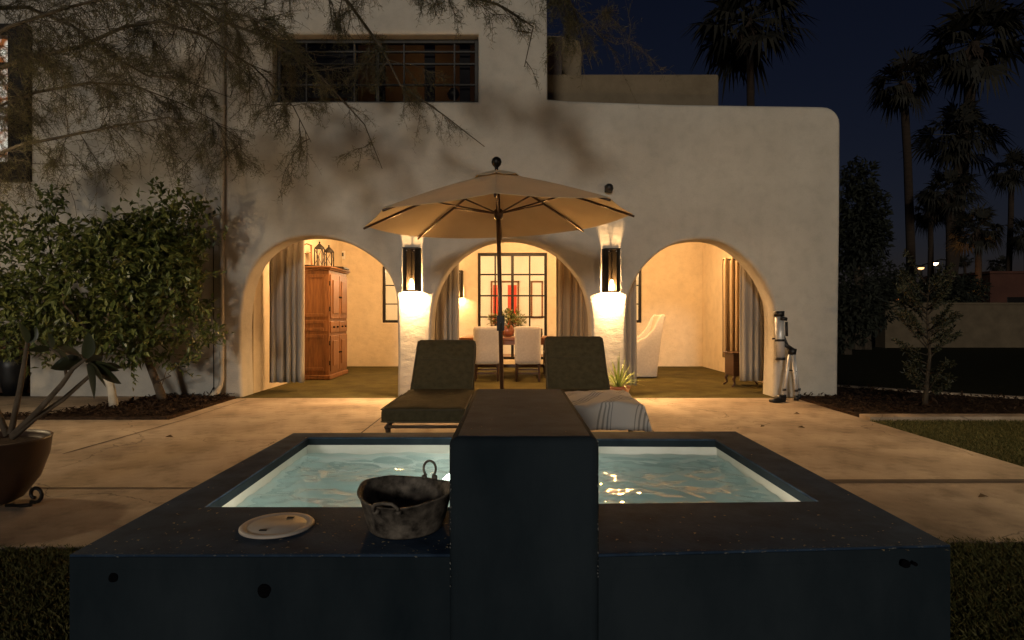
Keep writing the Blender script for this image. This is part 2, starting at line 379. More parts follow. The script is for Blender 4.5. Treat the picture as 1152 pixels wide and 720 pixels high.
# room beyond the windows
b = new()
bx(b, -4.2, -4.0, BY+.2, 17.6, ZB, 3.2); bx(b, 4.5, 4.7, BY+.2, 17.6, ZB, 3.2); bx(b, -4.2, 4.7, 17.5, 17.7, ZB, 3.2); bx(b, -4.2, 4.7, BY+.2, 17.6, 3.2, 3.35)
obj('inner_room', b, PLAIN, house)
b = new(); bx(b, -4.1, 4.6, BY+.25, 17.5, -.1, .01); obj('inner_floor', b, TABLEW, house)
def window(x0, x1, z0, z1, y, nx, nz, fw=.05, mw=.02, mid=True, depth=.06, pane=PANE, name='window', zs=None, xs=None):
    f = new()
    bx(f, x0, x0+fw, y, y+depth, z0, z1); bx(f, x1-fw, x1, y, y+depth, z0, z1)
    bx(f, x0+fw, x1-fw, y, y+depth, z1-fw, z1); bx(f, x0+fw, x1-fw, y, y+depth, z0, z0+fw)
    win = obj(name, f, IRON, house, .004)
    g = new()
    for u in (xs if xs is not None else [x0+(x1-x0)*k/nx for k in range(1, nx)]):
        w = mw*1.8 if mid and abs(u-(x0+x1)/2) < .03 else mw
        bx(g, u-w/2, u+w/2, y+.01, y+depth-.008, z0+fw, z1-fw)
    for u in (zs if zs is not None else [z0+(z1-z0)*k/nz for k in range(1, nz)]): bx(g, x0+fw, x1-fw, y+.013, y+depth-.011, u-mw/2, u+mw/2)
    obj('glazing_bars', g, IRON, win)
    p = new(); bx(p, x0+fw, x1-fw, y+depth/2-.002, y+depth/2+.002, z0+fw, z1-fw); obj('pane', p, pane, win)
    return win
window(*DW, BY+.08, 4, 5, .06, .035)
window(*SWR, BY+.06, 3, 3, .06, .025, mid=False); window(*SWL, BY+.06, 3, 3, .06, .025, mid=False)
# upper window with its dim bedroom
ux0, ux1, uz0, uz1 = ux(306), ux(538), uz(114), uz(38)
window(ux0+.01, ux1-.01, uz0+.01, uz1-.01, YW+.16, 1, 1, .05, .022, xs=[ux(340), ux(395), ux(422), ux(452), ux(510)], zs=[uz(52), uz(66), uz(90)])
b = new(); bx(b, ux0-1.5, ux1+.55, YW+2.4, YW+2.5, 3.7, 6.4); bx(b, ux0-1.6, ux0-1.5, YW+.4, YW+2.5, 3.7, 6.4); bx(b, ux1+.55, ux1+.65, YW+.4, YW+2.5, 3.7, 6.4); bx(b, ux0-1.6, ux1+.65, YW+.4, YW+2.5, 6.4, 6.5)
obj('bedroom_wall', b, mat('ochre_plaster', (.32, .23, .14), (.38, .28, .18), rough=.9, scale=2), house)
b = new()
for a, c in ((306, 335), (384, 396), (416, 428), (474, 486), (515, 527)): bx(b, ux(a), ux(c), YW+.30, YW+.34, uz0, uz1)
bx(b, ux(306), ux(384), YW+.34, YW+.36, uz(100), uz1)
obj('window_drape', b, mat('black_drape', (.016, .014, .018), rough=.9), house)
b = new(); lathe(b, [(0, -.09), (.06, -.07), (.09, 0), (.06, .07), (0, .09)], 16, at(510, 106, YW+.30)); obj('round_ornament', b, IRON, house, smooth=True)
lamp('bedroom_lamp', at(470, 62, YW+1.7), .95, (1, .55, .2), .1, house)
# lit patterned window at the left edge
f = new(); x0, x1, z0, z1 = ux(-130), ux(36), uz(205), uz(30)
bx(f, ux(15), x1, YW-.10, YW+.06, z0, z1); bx(f, x0, ux(15), YW-.10, YW+.06, z0, uz(184)); bx(f, x0, ux(15), YW-.10, YW+.06, uz(43), z1); bx(f, x0, ux(-110), YW-.10, YW+.06, uz(184), uz(43))
lw = obj('window', f, IRON, house, .008)
m = emit('patterned_lit_glass', (1, .6, .3), .8); nt = m.node_tree; e = [n for n in nt.nodes if n.type == 'EMISSION'][0]
v = nt.nodes.new('ShaderNodeTexVoronoi'); v.inputs['Scale'].default_value = 9; tc = nt.nodes.new('ShaderNodeTexCoord'); rp = nt.nodes.new('ShaderNodeValToRGB')
rp.color_ramp.elements[0].color = (.75, .72, .60, 1); rp.color_ramp.elements[1].color = (.22, .07, .02, 1); rp.color_ramp.elements[0].position = .25; rp.color_ramp.elements[1].position = .75
nt.links.new(tc.outputs['Object'], v.inputs[0]); nt.links.new(v.outputs['Distance'], rp.inputs[0]); nt.links.new(rp.outputs[0], e.inputs[0])
b = new(); bx(b, ux(-110), ux(15), YW+.02, YW+.03, uz(184), uz(43)); obj('pane', b, m, lw)
b = new(); bx(b, ux(-110), ux(15), YW-.01, YW+.015, uz(72)-.02, uz(72)+.02); bx(b, ux(15)-.7, ux(15)-.67, YW-.008, YW+.012, uz(184), uz(43)); obj('glazing_bars', b, IRON, lw)
# door at the left edge
b = new(); bx(b, ux(-90), ux(32), YW+.30, YW+.36, 0.02, uz(377)); d = obj('door', b, DWOOD, house, .01)
b = new()
for a, c in ((-86, -62), (-40, -12), (0, 10)): bx(b, ux(a), ux(c), YW+.27, YW+.30, .3, uz(384))
obj('panel', b, PINE, d, .01)
b = new(); tube(b, [at(22, 412, YW+.26), at(22, 416, YW+.22), at(22, 420, YW+.26)], .012); obj('handle', b, IRON, d)
# set-back volumes on the roof
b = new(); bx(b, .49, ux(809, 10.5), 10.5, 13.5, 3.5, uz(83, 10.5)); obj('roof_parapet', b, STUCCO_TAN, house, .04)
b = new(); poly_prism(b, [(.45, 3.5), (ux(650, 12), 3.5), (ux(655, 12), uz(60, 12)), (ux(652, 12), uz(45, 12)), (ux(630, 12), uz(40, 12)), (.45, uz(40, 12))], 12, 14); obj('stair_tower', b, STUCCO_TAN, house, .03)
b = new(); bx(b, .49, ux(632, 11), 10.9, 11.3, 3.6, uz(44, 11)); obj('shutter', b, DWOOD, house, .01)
# downspout with elbow, and thin cable
b = new()
pp = [at(250, -60, YW-.05), at(250, 200, YW-.05), at(249.5, 425, YW-.05), at(248, 434, YW-.07), at(243, 442, YW-.16), at(239, 446, YW-.2)]
tube(b, pp, [.034, .034, .034, .036, .04, .042], 10)
for y in (120, 260, 380): tube(b, [at(250, y-2, YW-.05), at(250, y+2, YW-.05)], .042, 10)
obj('downspout', b, mat('painted_pipe', (.40, .35, .28), (.5, .45, .37), rough=.6), house, smooth=True)
b = new(); tube(b, [at(240, 270, YW-.005), at(240.5, 440, YW-.005)], .006, 5); tube(b, [at(236, 444, YW-.1), at(240, 436, YW-.03), at(242, 445, YW-.1), at(236, 447, YW-.15)], .012, 5); obj('cable', b, IRON, house)

# small wall fittings
t = thing('flood_light', 'small black ball floodlight on the white wall right of the umbrella', 'light fixture', at(684, 213, YW))
b = new(); bx(b, *[c for a in ((-.05, .05), (-.03, .0), (-.05, .05)) for c in a]); obj('bracket', b, IRON, t, .005, local=True)
b = new(); lathe(b, [(0, -.062), (.04, -.05), (.06, -.01), (.055, .03), (.03, .055), (0, .06)], 18, (0, -.09, 0)); obj('housing', b, BLACK, t, smooth=True, local=True)
t = thing('thermostat', 'small white square thermostat on the wall above the armoire', 'thermostat', at(384, 287, BY))
b = new(); bx(b, -.09, .09, -.035, 0, -.09, .09); obj('case', b, mat('white_plastic', (.7, .66, .6), rough=.4), t, .01, local=True)
b = new(); bx(b, -.06, .06, -.04, -.036, -.03, .05); obj('screen', b, BLACK, t, local=True)

# ------------------------------------------------------------------ sconces
def sconce(label, loc, power, rz=0, w=.255, h=.60, dp=.17, group='cylinder wall sconces'):
    t = thing('wall_sconce', label, 'wall light', loc, rz, group)
    b = new(); bx(b, -w*.42, w*.42, -.012, 0, 0, h); obj('back_plate', b, IRON, t, .004, local=True)
    b = new()
    for s in (-1, 1): # dark curved flanks
        pts = []
        for k in range(5):
            a = math.pi/2*k/4
            pts.append((s*(w/2 - .075*(1-math.cos(a))*.9), -.012 - dp*.9*math.sin(a)*1.0))
        q = pts + [(x - s*.006, y + .004) for x, y in pts[::-1]]
        poly_prism(b, q, 0, h, 'z')
    obj('side_shade', b, IRON, t, local=True)
    b = new(); bx(b, -w/2+.066, w/2-.066, -dp*.9-.013, -dp*.9-.009, .0, h); obj('glass_front', b, SMOKED, t, local=True)
    b = new()
    for z in (.0, h-.02):
        bx(b, -w/2+.02, w/2-.02, -dp*.9-.02, -dp*.9-.006, z, z+.02)
    obj('rim', b, IRON, t, .003, local=True)
    b = new(); bx(b, -w/2+.012, w/2-.012, -dp*.9-.004, -.055, h-.012, h-.004); obj('beam_cap', b, IRON, t, local=True)  # slotted plate added to cut the upward beam short on the wall
    b = new()
    for s in (-.05, .05): lathe(b, [(0, -.004), (.009, 0), (.006, .01), (0, .012)], 8, (s, -dp*.9-.021, h-.05))
    obj('screw', b, ALU, t, local=True)
    b = new(); lathe(b, [(0, .02), (.02, .03), (.035, .07), (.03, .11), (.016, .15), (0, .155)], 16, (0, -.085, .02)); obj('bulb', b, BULB, t, smooth=True, local=True)
    b = new(); tube(b, [(0, -.085, .17), (0, -.085, h-.04)], .012); bx(b, -.01, .01, -.085, -.01, h-.06, h-.045); obj('lamp_holder', b, IRON, t, local=True)
    lamp('sconce_light', (0, 0, 0), power, WARM, .05, t).location = (0, -.085, .075)
    return t
sconce('lit wall sconce on the pillar left of the umbrella pole', (ux(464), YW, uz(328)), 380)
sconce('lit wall sconce on the pillar right of the umbrella pole', (ux(687), YW, uz(329)), 380)
sconce('lit wall sconce inside the middle arch behind the left curtain', (ux(515, BY), BY, uz(335, BY)), 110)
# recessed ceiling lights (above the arch heads)
for k, (x, y, w) in enumerate(((-2.55, 10.3, 235), (.2, 10.9, 185), (2.75, 10.3, 235))):
    t = thing('ceiling_light', ['round recessed light over the armoire end of the room', 'round recessed light over the dining table', 'round recessed light over the white armchair end'][k], 'ceiling light', (x, y, 3.0), 0, 'recessed ceiling lights')
    b = new(); lathe(b, [(.07, 0), (.11, 0), (.11, -.012), (.07, -.016)], 24); obj('trim', b, IRON, t, local=True)
    b = new(); lathe(b, [(0, -.004), (.068, -.004), (.068, -.008), (0, -.008)], 24); obj('lens', b, BULB, t, local=True)
    lamp('downlight', (0, 0, 0), w, (1, .575, .24), .1, t).location = (0, 0, -.15)
for x, w in ((-1.9, 230), (1.9, 230)):
    t = thing('pendant_light', 'glowing globe pendant in the room behind the %s window' % ('left' if x < 0 else 'right'), 'pendant light', (x, 15.3, 2.55), 0, 'inner room pendants')
    b = new(); lathe(b, [(0, -.14), (.1, -.1), (.14, 0), (.1, .1), (0, .14)], 20); obj('globe', b, emit('globe_glow', (1, .72, .42), 4), t, smooth=True, local=True)
    b = new(); tube(b, [(0, 0, .14), (0, 0, .64)], .006); obj('cord', b, IRON, t, local=True)
    lamp('pendant_bulb', (0, 0, 0), w, (1, .7, .4), .15, t).location = (0, 0, -.2)

# pictures on the far room wall
def picture(label, x0, x1, z0, z1, c):
    t = thing('framed_picture', label, 'picture', ((x0+x1)/2, 17.5, z0), 0)
    w, h = (x1-x0)/2, z1-z0
    b = new(); bx(b, -w, -w+.05, -.03, 0, 0, h); bx(b, w-.05, w, -.03, 0, 0, h); bx(b, -w, w, -.03, 0, 0, .05); bx(b, -w, w, -.03, 0, h-.05, h); obj('frame', b, TABLEW, t, local=True)
    b = new(); bx(b, -w+.05, w-.05, -.012, -.008, .05, h-.05); obj('canvas', b, PLAIN, t, local=True)
    if c:
        b = new()
        for s in (-1, 1): bx(b, s*(w-.07), s*(w-.33), -.02, -.013, .07, h-.12)
        obj('red_panel', b, c, t, local=True)
picture('framed picture with two red panels seen through the big window', ux(552, 17.5), ux(584, 17.5), uz(368, 17.5), uz(316, 17.5), mat('red_paint', (.55, .05, .02), rough=.5))
picture('pale framed picture seen through the right of the big window', ux(597, 17.5), ux(611, 17.5), uz(358, 17.5), uz(316, 17.5), None)

# ------------------------------------------------------------------ curtains
CURT = mat('curtain_linen', (.36, .33, .29), (.48, .44, .385), rough=.95, scale=6, stretch=(22, 22, .2), translucent=.15, spec=.1)
CURTB = mat('curtain_tan', (.36, .27, .17), (.46, .36, .24), rough=.95, scale=6, stretch=(22, 22, .2), translucent=.15, spec=.1)
def curtain(label, p, q, z0, z1, folds, amp=.05, m=CURT, gather=.0, rings=False):
    p, q = Vector((*p, 0)), Vector((*q, 0)); d = q-p; L_ = d.length; n = Vector((-d.y, d.x, 0)).normalized()
    t = thing('curtain', label, 'curtain', (p+q)/2 + Vector((0, 0, z0)), 0, 'linen curtains hanging in the arches')
    nu, nv = folds*10, 14; vs, fs = [], []
    for j in range(nv+1):
        v = j/nv
        for i in range(nu+1):
            u = i/nu; ph = u*folds*2*math.pi + .8*math.sin(u*9+z0)
            a = amp*(.55+.45*(1-v))*(1+.35*math.sin(u*13+1.3))
            uu = .5 + (u-.5)*(1-gather*v*(1-v)*2)
            o = p + d*uu + n*(a*math.sin(ph) + .012*math.sin(u*5+v*4)) + d.normalized()*(.35*a*math.cos(ph*1.0+.5)*.6)
            vs.append((o.x, o.y, z0+(z1-z0)*v))
    for j in range(nv):
        for i in range(nu):
            k = j*(nu+1)+i; fs.append((k, k+1, k+nu+2, k+nu+1))
    o = sheet_obj('cloth', vs, fs, m, t); s = o.modifiers.new('s', 'SOLIDIFY'); s.thickness = .006
    if rings:
        b = new()
        for k in range(folds):
            c = p + d*((k+.5)/folds); lathe(b, [(.025, -.012), (.034, 0), (.025, .012), (.018, 0), (.025, -.012)], 12, (c.x, c.y, z1-.03))
        obj('ring', b, IRON, t)
    return t
curtain('grey linen curtain in the left arch beside the armoire', (-3.68, 9.15), (-3.17, 9.2), .12, 2.6, 5, .05)
curtain('grey linen curtain at the left jamb of the middle arch', (-1.17, 9.05), (-.80, 9.05), .10, 2.6, 4, .045)
curtain('cream linen curtain at the right jamb of the middle arch', (.66, 9.05), (1.16, 9.05), .10, 2.6, 5, .05, CURTB)
curtain('narrow grey curtain edge behind the pillar at the left of the right arch', (1.62, 9.0), (1.85, 9.0), .10, 2.6, 3, .04)
curtain('grey linen curtain at the right jamb of the right arch', (3.42, 9.05), (3.82, 9.02), .16, 2.6, 5, .05)
curtain('tan curtain with dark rings hung deeper inside the right arch', (3.60, 10.35), (3.98, 10.2), .42, 2.12, 5, .045, CURTB, rings=True)

# ------------------------------------------------------------------ furniture in the room
t = thing('armoire', 'carved pine armoire against the left wall of the arcade', 'armoire', (-3.47, 11.17, .004))
x0, x1, y0, y1, zt = -3.74, -3.21, 10.6, 11.74, 1.93
b = new(); bx(b, x0, x1, y0, y1, .09, zt); obj('carcass', b, PINE, t, .008)
b = new(); bx(b, x0, x1+.035, y0-.035, y1+.035, zt+.002, zt+.035); bx(b, x0, x1+.06, y0-.06, y1+.06, zt+.037, zt+.07); obj('cornice', b, PINE, t, .012)
b = new(); bx(b, x0, x1+.025, y0-.025, y1+.025, .01, .088); obj('plinth', b, PINE, t, .012)
for za, zb in ((.16, .80), (.86, 1.05), (1.11, 1.86)):
    b = new()
    for (ya, yb, zc, zd) in ((x0+.03, x0+.09, za, zb), (x1-.09, x1-.03, za, zb)): bx(b, ya, yb, y0-.016, y0-.001, zc, zd)
    bx(b, x0+.092, x1-.092, y0-.016, y0-.001, zb-.06, zb); bx(b, x0+.092, x1-.092, y0-.016, y0-.001, za, za+.06)
    obj('side_panel', b, PINE, t, .006)
ym = (y0+y1)/2
for ya, yb in ((y0+.05, ym-.012), (ym+.012, y1-.05)):
    for za, zb in ((.15, .78), (1.08, 1.86)):
        b = new(); bx(b, x1+.001, x1+.022, ya, yb, za, zb); d = obj('door', b, PINE, t, .006)
        b = new(); bx(b, x1+.024, x1+.040, ya+.09, yb-.09, za+.09, zb-.09); obj('panel', b, PINE, d, .012)
        b = new(); yk = yb-.04 if ya < ym-.1 else ya+.04; lathe(b, [(0, -.02), (.016, -.01), (.016, .01), (0, .02)], 10, (x1+.04, yk, (za+zb)/2)); obj('knob', b, IRON, d)
    b = new(); bx(b, x1+.001, x1+.022, ya, yb, .83, 1.03); d = obj('drawer', b, PINE, t, .006)
    b = new()
    for yk in (ya+.14, yb-.14): lathe(b, [(0, -.02), (.018, -.01), (.018, .01), (0, .02)], 10, (x1+.036, yk, .93))
    obj('knob', b, IRON, d)
b = new()
for z in (.3, .65, 1.25, 1.7): tube(b, [(x1+.008, y0+.02, z-.04), (x1+.008, y0+.02, z+.04)], .014, 8)
obj('hinge', b, IRON, t)
for k, (px, h) in enumerate(((325, .30), (349, .30))):
    pass
for k, (px, yy) in enumerate(((359.5, 10.95), (370, 11.05))):
    t = thing('candle_lantern', ['black iron lantern on the armoire, left and taller of two', 'black iron lantern on the armoire, right and shorter of two'][k], 'lantern', (ux(px, yy), yy, 2.002), 0, 'iron lanterns on the armoire')
    h = .34 if k == 0 else .29; w = .075
    b = new(); bx(b, -w, w, -w, w, 0, .03); obj('base', b, IRON, t, .004, local=True)
    b = new()
    for sx in (-1, 1):
        for sy in (-1, 1): bx(b, sx*w-.008*(sx+1), sx*w+.008*(1-sx)+0, sy*w-.008*(sy+1), sy*w+.008*(1-sy), .03, h)
    for s in (-1, 1): tube(b, [(s*w*.9, -w, .04), (-s*w*.9, -w, h)], .005, 5); tube(b, [(w, s*w*.9, .04), (w, -s*w*.9, h)], .005, 5)
    obj('cage', b, IRON, t, local=True)
    b = new(); lathe(b, [(w*1.25, h), (w*1.2, h+.02), (.03, h+.08), (.012, h+.10), (.018, h+.12), (0, h+.14)], 12); obj('roof', b, IRON, t, local=True)
    b = new(); lathe(b, [(.03, .03), (.03, h*.6), (0, h*.6)], 12); obj('candle', b, CREAM, t, local=True)
t = thing('wire_stand', 'tall open wire basket stand on the armoire beside the curtain', 'stand', (ux(345, 10.85), 10.85, 2.002))
b = new()
for sx in (-.10, .09): tube(b, [(sx, 0, 0), (sx*.9, 0, .40)], .016, 8)
tube(b, [(-.1, 0, .27), (0, 0, .24), (.09, 0, .27)], .008, 6); tube(b, [(-.1, 0, .39), (0, 0, .42), (.09, 0, .39)], .01, 6)
obj('frame', b, PINE, t, local=True)
b = new(); lathe(b, [(0, 0), (.11, .005), (.14, .04), (.13, .04), (.1, .012), (0, .01)], 20, (.02, .02, 0), 1, .6); obj('bowl', b, IRON, t, smooth=True, local=True)
t = thing('tray', 'dark shallow tray lying on the far end of the armoire', 'tray', (ux(384, 11.4), 11.4, 2.002))
b = new(); bx(b, -.12, .1, -.2, .2, 0, .03); bx(b, -.1, .08, -.18, .18, .03, .045); obj('body', b, IRON, t, .006, local=True)

# dining table, chairs, flowers
t = thing('dining_table', 'dark wooden dining table behind the cream chairs', 'table', (-.06, 11.3, .004))
b = new(); bx(b, -.9, .86, -.5, .5, .69, .735); obj('table_top', b, TABLEW, t, .008, local=True)
b = new(); bx(b, -.78, .74, -.4, .4, .60, .688); obj('apron', b, TABLEW, t, .006, local=True)
for sx in (-.74, .70):
    for sy in (-.36, .36):
        b = new(); bx(b, sx-.04, sx+.04, sy-.04, sy+.04, 0, .60); obj('leg', b, DWOOD, t, .006, local=True)
b = new(); bx(b, -.70, .66, -.03, .03, .16, .22); bx(b, -.76, -.72, -.32, .32, .16, .22); bx(b, .68, .72, -.32, .32, .16, .22); obj('stretcher', b, DWOOD, t, .006, local=True)
def dchair(label, x, y, rz):
    t = thing('dining_chair', label, 'chair', (x, y, .004), rz, 'cream upholstered dining chairs')
    b = new(); cushion(b, -.225, .225, -.05, .05, .30, .945, .03, .0, Matrix.Rotation(R(-3), 4, 'X'), wob=.004); obj('backrest', b, CREAM, t, smooth=True, local=True)
    b = new(); cushion(b, -.22, .22, .04, .5, .36, .48, .03, .015, wob=.004); obj('seat', b, CREAM, t, smooth=True, local=True)
    for sx in (-.195, .195):
        for sy in (0.0, .46):
            b = new(); tube(b, [(sx, sy, 0), (sx, sy, .36)], [.018, .024], 6); obj('leg', b, DWOOD, t, local=True)
    b = new(); bx(b, -.18, .18, .44, .47, .15, .18); bx(b, -.18, .18, -.01, .01, .13, .155); obj('stretcher', b, DWOOD, t, local=True)
    return t
dchair('cream dining chair with its back to us, left of the umbrella pole', -.44, 10.35, 0)
dchair('cream dining chair with its back to us, right of the umbrella pole', .27, 10.35, R(-2))
t = thing('ladder_chair', 'dark wooden slat-back chair at the right end of the dining table', 'chair', (1.02, 11.35, .004), R(90))
for sx in (-.2, .2):
    b = new(); bx(b, sx-.02, sx+.02, -.02, .02, 0, 1.10); obj('leg', b, DWOOD, t, .005, local=True)
    b = new(); bx(b, sx-.02, sx+.02, .36, .40, 0, .43); obj('leg', b, DWOOD, t, .005, local=True)
b = new(); bx(b, -.22, .22, -.03, .42, .43, .46); obj('seat', b, DWOOD, t, .005, local=True)
b = new()
for z in (.62, .82, 1.02): bx(b, -.179, .179, -.012, .012, z-.025, z+.025)
obj('slat', b, DWOOD, t, .004, local=True)
t = thing('flower_vase', 'round vase of leafy greenery in the middle of the dining table', 'vase', (-.08, 11.1, .741))
b = new(); lathe(b, [(0, 0), (.07, .005), (.12, .07), (.13, .13), (.09, .2), (.07, .22), (.06, .2), (0, .19)], 24); obj('vase', b, TERRA, t, smooth=True, local=True)
b = new()
for _ in range(520):
    v = rv(); v.z = abs(v.z)*.7; p = Vector((v.x*.36, v.y*.25, .2+v.z*.34))*rnd.uniform(.55, 1); leaf(b, p + Vector((0, 0, .06)), v + rv()*.7, Vector((0, 0, 1)), rnd.uniform(.05, .10), rnd.uniform(.025, .045))
for k in range(9):
    a = k*.7; tube(b, [(0, 0, .19), (.12*math.cos(a), .1*math.sin(a), .36), (.25*math.cos(a), .2*math.sin(a), .50+.1*math.sin(k))], .004, 4)
obj('greenery', b, LEAF_C, t, local=True)
for k, (x, z) in enumerate(((-.42, 0), (.24, 0), (.5, 0))):
    t = thing('table_bowl', ['small dark cup at the left end of the dining table', 'small pale bowl right of the vase on the dining table', 'small dark jug at the right end of the dining table'][k], 'bowl', (x, 11.0, .741))
    b = new(); lathe(b, [(0, 0), (.04, 0), (.06, .05), (.055, .09+.03*k), (.05, .09+.03*k), (.045, .05), (0, .02)], 18); obj('body', b, [IRON, CREAM, IRON][k], t, smooth=True, local=True)
    b = new(); lathe(b, [(.058, .088+.03*k), (.062, .093+.03*k), (.058, .098+.03*k), (.052, .093+.03*k), (.058, .088+.03*k)], 18); obj('lip', b, PINE, t, smooth=True, local=True)

# slipper armchair seen from the side
t = thing('slipcover_armchair', 'cream slipcovered armchair turned left inside the right arch', 'armchair', (2.34, 11.2, .004))
prof = [(.27, .02), (.30, .35), (.35, .75), (.42, 1.10), (.41, 1.15), (.36, 1.155), (.30, 1.08), (.20, .88), (.06, .74), (-.12, .66), (-.38, .62), (-.42, .58), (-.40, .02)]
for ya, yb in ((-.34, -.25), (.25, .34)):
    b = new(); poly_prism(b, prof, ya, yb); obj('side_wing', b, CREAM, t, .03, True, True, 3)
b = new(); poly_prism(b, [(.27, .02), (.30, .35), (.35, .75), (.42, 1.10), (.41, 1.15), (.35, 1.13), (.24, .75), (.14, .4), (.14, .02)], -.248, .248); obj('backrest', b, CREAM, t, .02, True, True)
b = new(); cushion(b, -.42, .2, -.24, .24, .30, .48, .05, .02); obj('seat_cushion', b, CREAM, t, smooth=True, local=True)
b = new(); bx(b, -.40, .14, -.24, .24, .02, .30); obj('skirt', b, CREAM, t, .01, local=True)
# dark cabinet on curved legs
t = thing('side_cabinet', 'small dark wooden cabinet on curved legs behind the right curtains', 'cabinet', (3.76, 9.75, .004))
b = new(); bx(b, -.26, .26, -.2, .2, .17, .52); obj('body', b, DWOOD, t, .012, local=True)
b = new(); bx(b, -.28, .28, -.22, .22, .522, .545); obj('top', b, DWOOD, t, .006, local=True)
for sx in (-1, 1):
    for sy in (-1, 1):
        b = new(); tube(b, [(sx*.22, sy*.16, .18), (sx*.25, sy*.18, .12), (sx*.23, sy*.17, .05), (sx*.28, sy*.2, 0)], [.03, .026, .016, .018], 8); obj('leg', b, DWOOD, t, smooth=True, local=True)

# ------------------------------------------------------------------ loungers
def lounger(label, x, y, top):
    t = thing('sun_lounger', label, 'sun lounger', (x, y, 0), 0, 'olive cushioned sun loungers')
    b = new()
    for s in (-1, 1): tube(b, [(s*.29, .03, .265), (s*.29, 1.95, .265)], .016, 8)
    for yy in (.05, .6, 1.3, 1.92): tube(b, [(-.29, yy, .265), (.29, yy, .265)], .012, 8)
    obj('frame', b, FRAME, t, smooth=True, local=True)
    for s in (-1, 1):
        for yy in (.10, 1.80):
            b = new(); tube(b, [(s*.29, yy, 0), (s*.29, yy+.01, .26)], [.018, .022], 8); obj('leg', b, FRAME, t, smooth=True, local=True)
    b = new(); cushion(b, -.33, .33, .0, 1.34, .295, .415, .035, .012, n=12); sc_ = obj('seat_cushion', b, OLIVE, t, smooth=True, local=True)
    b = new()
    for z in (.31, .405):
        tube(b, [(-.325, .9, z), (-.328, .03, z), (-.30, .004, z), (.30, .004, z), (.328, .03, z), (.325, .9, z)], .006, 6)
    obj('piping', b, PIPING, sc_, local=True)
    ang = math.atan2(top-.34, .50); L_ = math.hypot(top-.34, .50)
    M = Matrix.Translation((0, 1.30, .36)) @ Matrix.Rotation(ang, 4, 'X')
    b = new(); cushion(b, -.315, .315, 0, L_, -.05, .055, .035, .012, M, n=12); bc = obj('back_cushion', b, OLIVE, t, smooth=True, local=True)
    b = new(); q = [M @ Vector(v) for v in ((-.305, .03, .05), (-.305, L_-.03, .045), (-.28, L_-.006, .04), (.28, L_-.006, .04), (.305, L_-.03, .045), (.305, .03, .05))]; tube(b, q, .006, 6); tube(b, [M @ Vector((-.28, L_*.58, .066)), M @ Vector((0, L_*.57, .07)), M @ Vector((.28, L_*.58, .066))], .003, 5); obj('piping', b, PIPING, bc, local=True)
    b = new(); tube(b, [M @ Vector((-.27, .1, -.06)), M @ Vector((-.27, L_-.1, -.06))], .015); tube(b, [M @ Vector((.27, .1, -.06)), M @ Vector((.27, L_-.1, -.06))], .015); tube(b, [M @ Vector((.0, L_*.8, -.07)), (.0, 1.85, .27)], .012); obj('back_frame', b, IRON, t, local=True)
    return t
lounger('olive cushioned sun lounger left of the dark pool block, seat bare', -.70, 4.72, .83)
lounger('olive cushioned sun lounger right of the block with blanket on its foot', .66, 4.72, .87)
# blanket over the right lounger's foot
BL = mat('striped_blanket', (.50, .46, .42), rough=.95, spec=.1)
nt = BL.node_tree; N = nt.nodes; L = nt.links; tc = N.new('ShaderNodeTexCoord')
mp = N.new('ShaderNodeMapping'); mp.inputs['Rotation'].default_value = (0, 0, R(38)); L.new(tc.outputs['Object'], mp.inputs[0])
sx_ = N.new('ShaderNodeSeparateXYZ'); L.new(mp.outputs[0], sx_.inputs[0])
w1 = N.new('ShaderNodeTexWave'); w1.inputs['Scale'].default_value = 14; w1.bands_direction = 'X'; L.new(mp.outputs[0], w1.inputs[0])
w2 = N.new('ShaderNodeTexWave'); w2.inputs['Scale'].default_value = 1.3; w2.bands_direction = 'X'; w2.inputs['Phase Offset'].default_value = 2.2; L.new(mp.outputs[0], w2.inputs[0])
g1 = N.new('ShaderNodeMath'); g1.operation = 'GREATER_THAN'; g1.inputs[1].default_value = .62; L.new(w1.outputs['Fac'], g1.inputs[0])
g2 = N.new('ShaderNodeMath'); g2.operation = 'GREATER_THAN'; g2.inputs[1].default_value = .72; L.new(w2.outputs['Fac'], g2.inputs[0])
mu = N.new('ShaderNodeMath'); mu.operation = 'MULTIPLY'; L.new(g1.outputs[0], mu.inputs[0]); L.new(g2.outputs[0], mu.inputs[1])
mx = N.new('ShaderNodeMix'); mx.data_type = 'RGBA'; mx.inputs['A'].default_value = (.60, .55, .50, 1); mx.inputs['B'].default_value = (.30, .28, .26, 1); L.new(mu.outputs[0], mx.inputs['Factor']); L.new(mx.outputs['Result'], N['Principled BSDF'].inputs['Base Color'])
t = thing('blanket', 'white blanket with grey stripes draped over the right lounger foot', 'blanket', (.68, 4.7, .43))
vs, fs = [], []; nu, nv = 60, 44
for j in range(nv+1):
    for i in range(nu+1):
        s = -.62 + 1.24*i/nu; w = -.20 + 1.0*j/nv        # s across, w along the lounger from its foot
        q = Vector((s*2.1, w*2.1, 0)); hgt = .034*noise.noise(q*1.6) + .022*(.5-abs(noise.noise(q*2.6+Vector((3, 1, 0))))) + .010*noise.noise(q*7)
        dx = max(0, abs(s)-.345); dy = max(0, -.0 - w)
        x = math.copysign(min(abs(s), .345) + .10*(1-math.exp(-dx*6))*.8, s); y = max(w, 0) - .05*(1-math.exp(-dy*9))
        z = .012 + max(hgt, -.008) + 0.03*math.exp(-((s-.08)/.25)**2-((w-.32)/.22)**2) - min(dx*.95, .33) - min(dy*.9, .30)
        if dx > 0: y += .02*math.sin(w*22)*min(1, dx*8)
        vs.append((.68 + x, 4.71 + y + (.02*math.sin(s*21) if dy > 0 else 0), .425 + z))
for j in range(nv):
    for i in range(nu):
        k = j*(nu+1)+i; fs.append((k, k+1, k+nu+2, k+nu+1))
